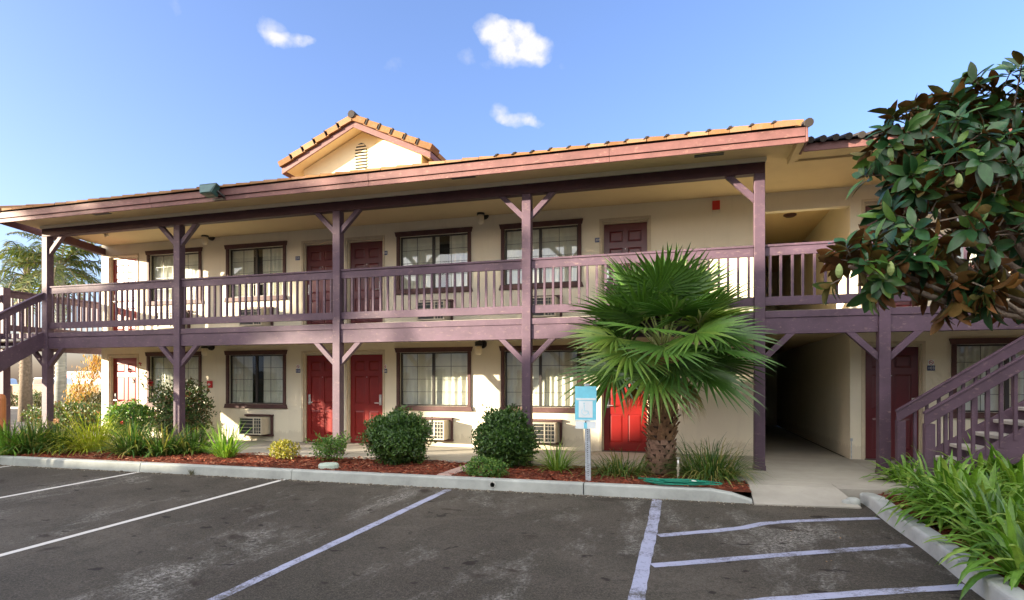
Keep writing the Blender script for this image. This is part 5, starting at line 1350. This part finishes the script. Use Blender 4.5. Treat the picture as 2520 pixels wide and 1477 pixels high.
wv = N(nt, 'ShaderNodeVectorMath', operation='MULTIPLY_ADD'); sb = N(nt, 'ShaderNodeVectorMath', operation='SUBTRACT'); L(nt, wn.outputs['Color'], sb.inputs[0]); sb.inputs[1].default_value = (.5, .5, .5)
L(nt, sb.outputs[0], wv.inputs[0]); wv.inputs[1].default_value = (0.035, 0.03, 0); L(nt, cmb.outputs[0], wv.inputs[2])
def tang(px, py):
    d = ray(px, py).normalized(); k = d.dot(fc); return d.dot(rc_)/k, d.dot(uc)/k
blobs = [(1262, 100, 55, 34, 1.3), (1208, 72, 28, 26, 1.15), (1322, 122, 32, 24, 1.0), (1268, 142, 50, 20, .7), (1285, 66, 34, 16, .6), (1145, 138, 20, 18, .42), (1190, 160, 22, 14, .25),
         (668, 78, 26, 24, .75), (712, 97, 40, 14, .72), (752, 98, 22, 10, .6), (1232, 275, 24, 19, .8), (1272, 296, 40, 13, .8), (1318, 302, 24, 9, .65), (975, 158, 26, 22, .28), (428, 18, 22, 26, .28), (1385, 160, 16, 10, .2)]
tot = None
for px, py, rx, ry, wt in blobs:
    cu_, cv_ = tang(px, py); n = N(nt, 'ShaderNodeVectorMath', operation='SUBTRACT'); L(nt, wv.outputs[0], n.inputs[0]); n.inputs[1].default_value = (cu_, cv_, 0)
    m2 = N(nt, 'ShaderNodeVectorMath', operation='MULTIPLY'); L(nt, n.outputs[0], m2.inputs[0]); m2.inputs[1].default_value = (F/rx, F/ry, 0)
    ln = N(nt, 'ShaderNodeVectorMath', operation='LENGTH'); L(nt, m2.outputs[0], ln.inputs[0])
    g = mth('MULTIPLY', mth('SUBTRACT', 1.0, mth('MULTIPLY', ln.outputs['Value'], mth('MULTIPLY', ln.outputs['Value'], 0.55)), None, True), wt)
    tot = g if tot is None else mth('ADD', tot, g)
fn = N(nt, 'ShaderNodeTexNoise'); fn.inputs['Scale'].default_value = 38; fn.inputs['Detail'].default_value = 6; fn.inputs['Roughness'].default_value = .6; L(nt, cmb.outputs[0], fn.inputs['Vector'])
mask = mth('MULTIPLY', mth('SUBTRACT', mth('MULTIPLY', tot, mth('ADD', mth('MULTIPLY', fn.outputs['Fac'], 2.4), -0.2)), 0.20), 0.85, None, True)
mask = mth('MULTIPLY', mask, mth('GREATER_THAN', df, 0.2))
# hazy brightening is the sky model's own; clouds are lit cream-white
skyc = mixc(nt, 1.0, sky.outputs[0], (0.71, 0.63, 0.735), 'MULTIPLY')
mixed = mixc(nt, mask, skyc, (1.35, 1.35, 1.38))
# bright broken cloud added out of view behind the camera as fill light
cn = N(nt, 'ShaderNodeTexNoise'); cn.inputs['Scale'].default_value = 3.2; cn.inputs['Detail'].default_value = 7; cn.inputs['Roughness'].default_value = 0.55
sq = N(nt, 'ShaderNodeMapping'); sq.inputs['Scale'].default_value = (1, 1, 2.2); L(nt, tc.outputs['Generated'], sq.inputs['Vector']); L(nt, sq.outputs[0], cn.inputs['Vector'])
back = ramp(nt, mth('ADD', mth('MULTIPLY', dot((-RY, RX, 0.0)), -1.0), 0.5), [(0.42, 0.0), (0.62, 1.0)])
upw = ramp(nt, dot((0, 0, 1)), [(0.02, 0.0), (0.10, 1.0)])
cov = ramp(nt, cn.outputs['Fac'], [(0.40, 0.0), (0.52, 1.0)])
fill_cloud = mth('MULTIPLY', mth('MULTIPLY', cov, back), upw)
mixed = mixc(nt, fill_cloud, mixed, (4.3, 4.15, 3.85))
L(nt, mixed, bg.inputs['Color']); L(nt, bg.outputs[0], out.inputs['Surface'])

cam = bpy.data.cameras.new('camera'); co = bpy.data.objects.new('camera', cam); COL.objects.link(co); S.camera = co
co.location = (0, 0, CAMZ); co.rotation_euler = (PI/2, 0, YAW)
cam.sensor_width = 36; cam.lens = F/2520*36; cam.shift_y = (HY-738.5)/2520; cam.clip_start = 0.05; cam.clip_end = 3000
S.view_settings.view_transform = 'Standard'; S.view_settings.look = 'None'; S.view_settings.exposure = 2.3; S.view_settings.gamma = 1
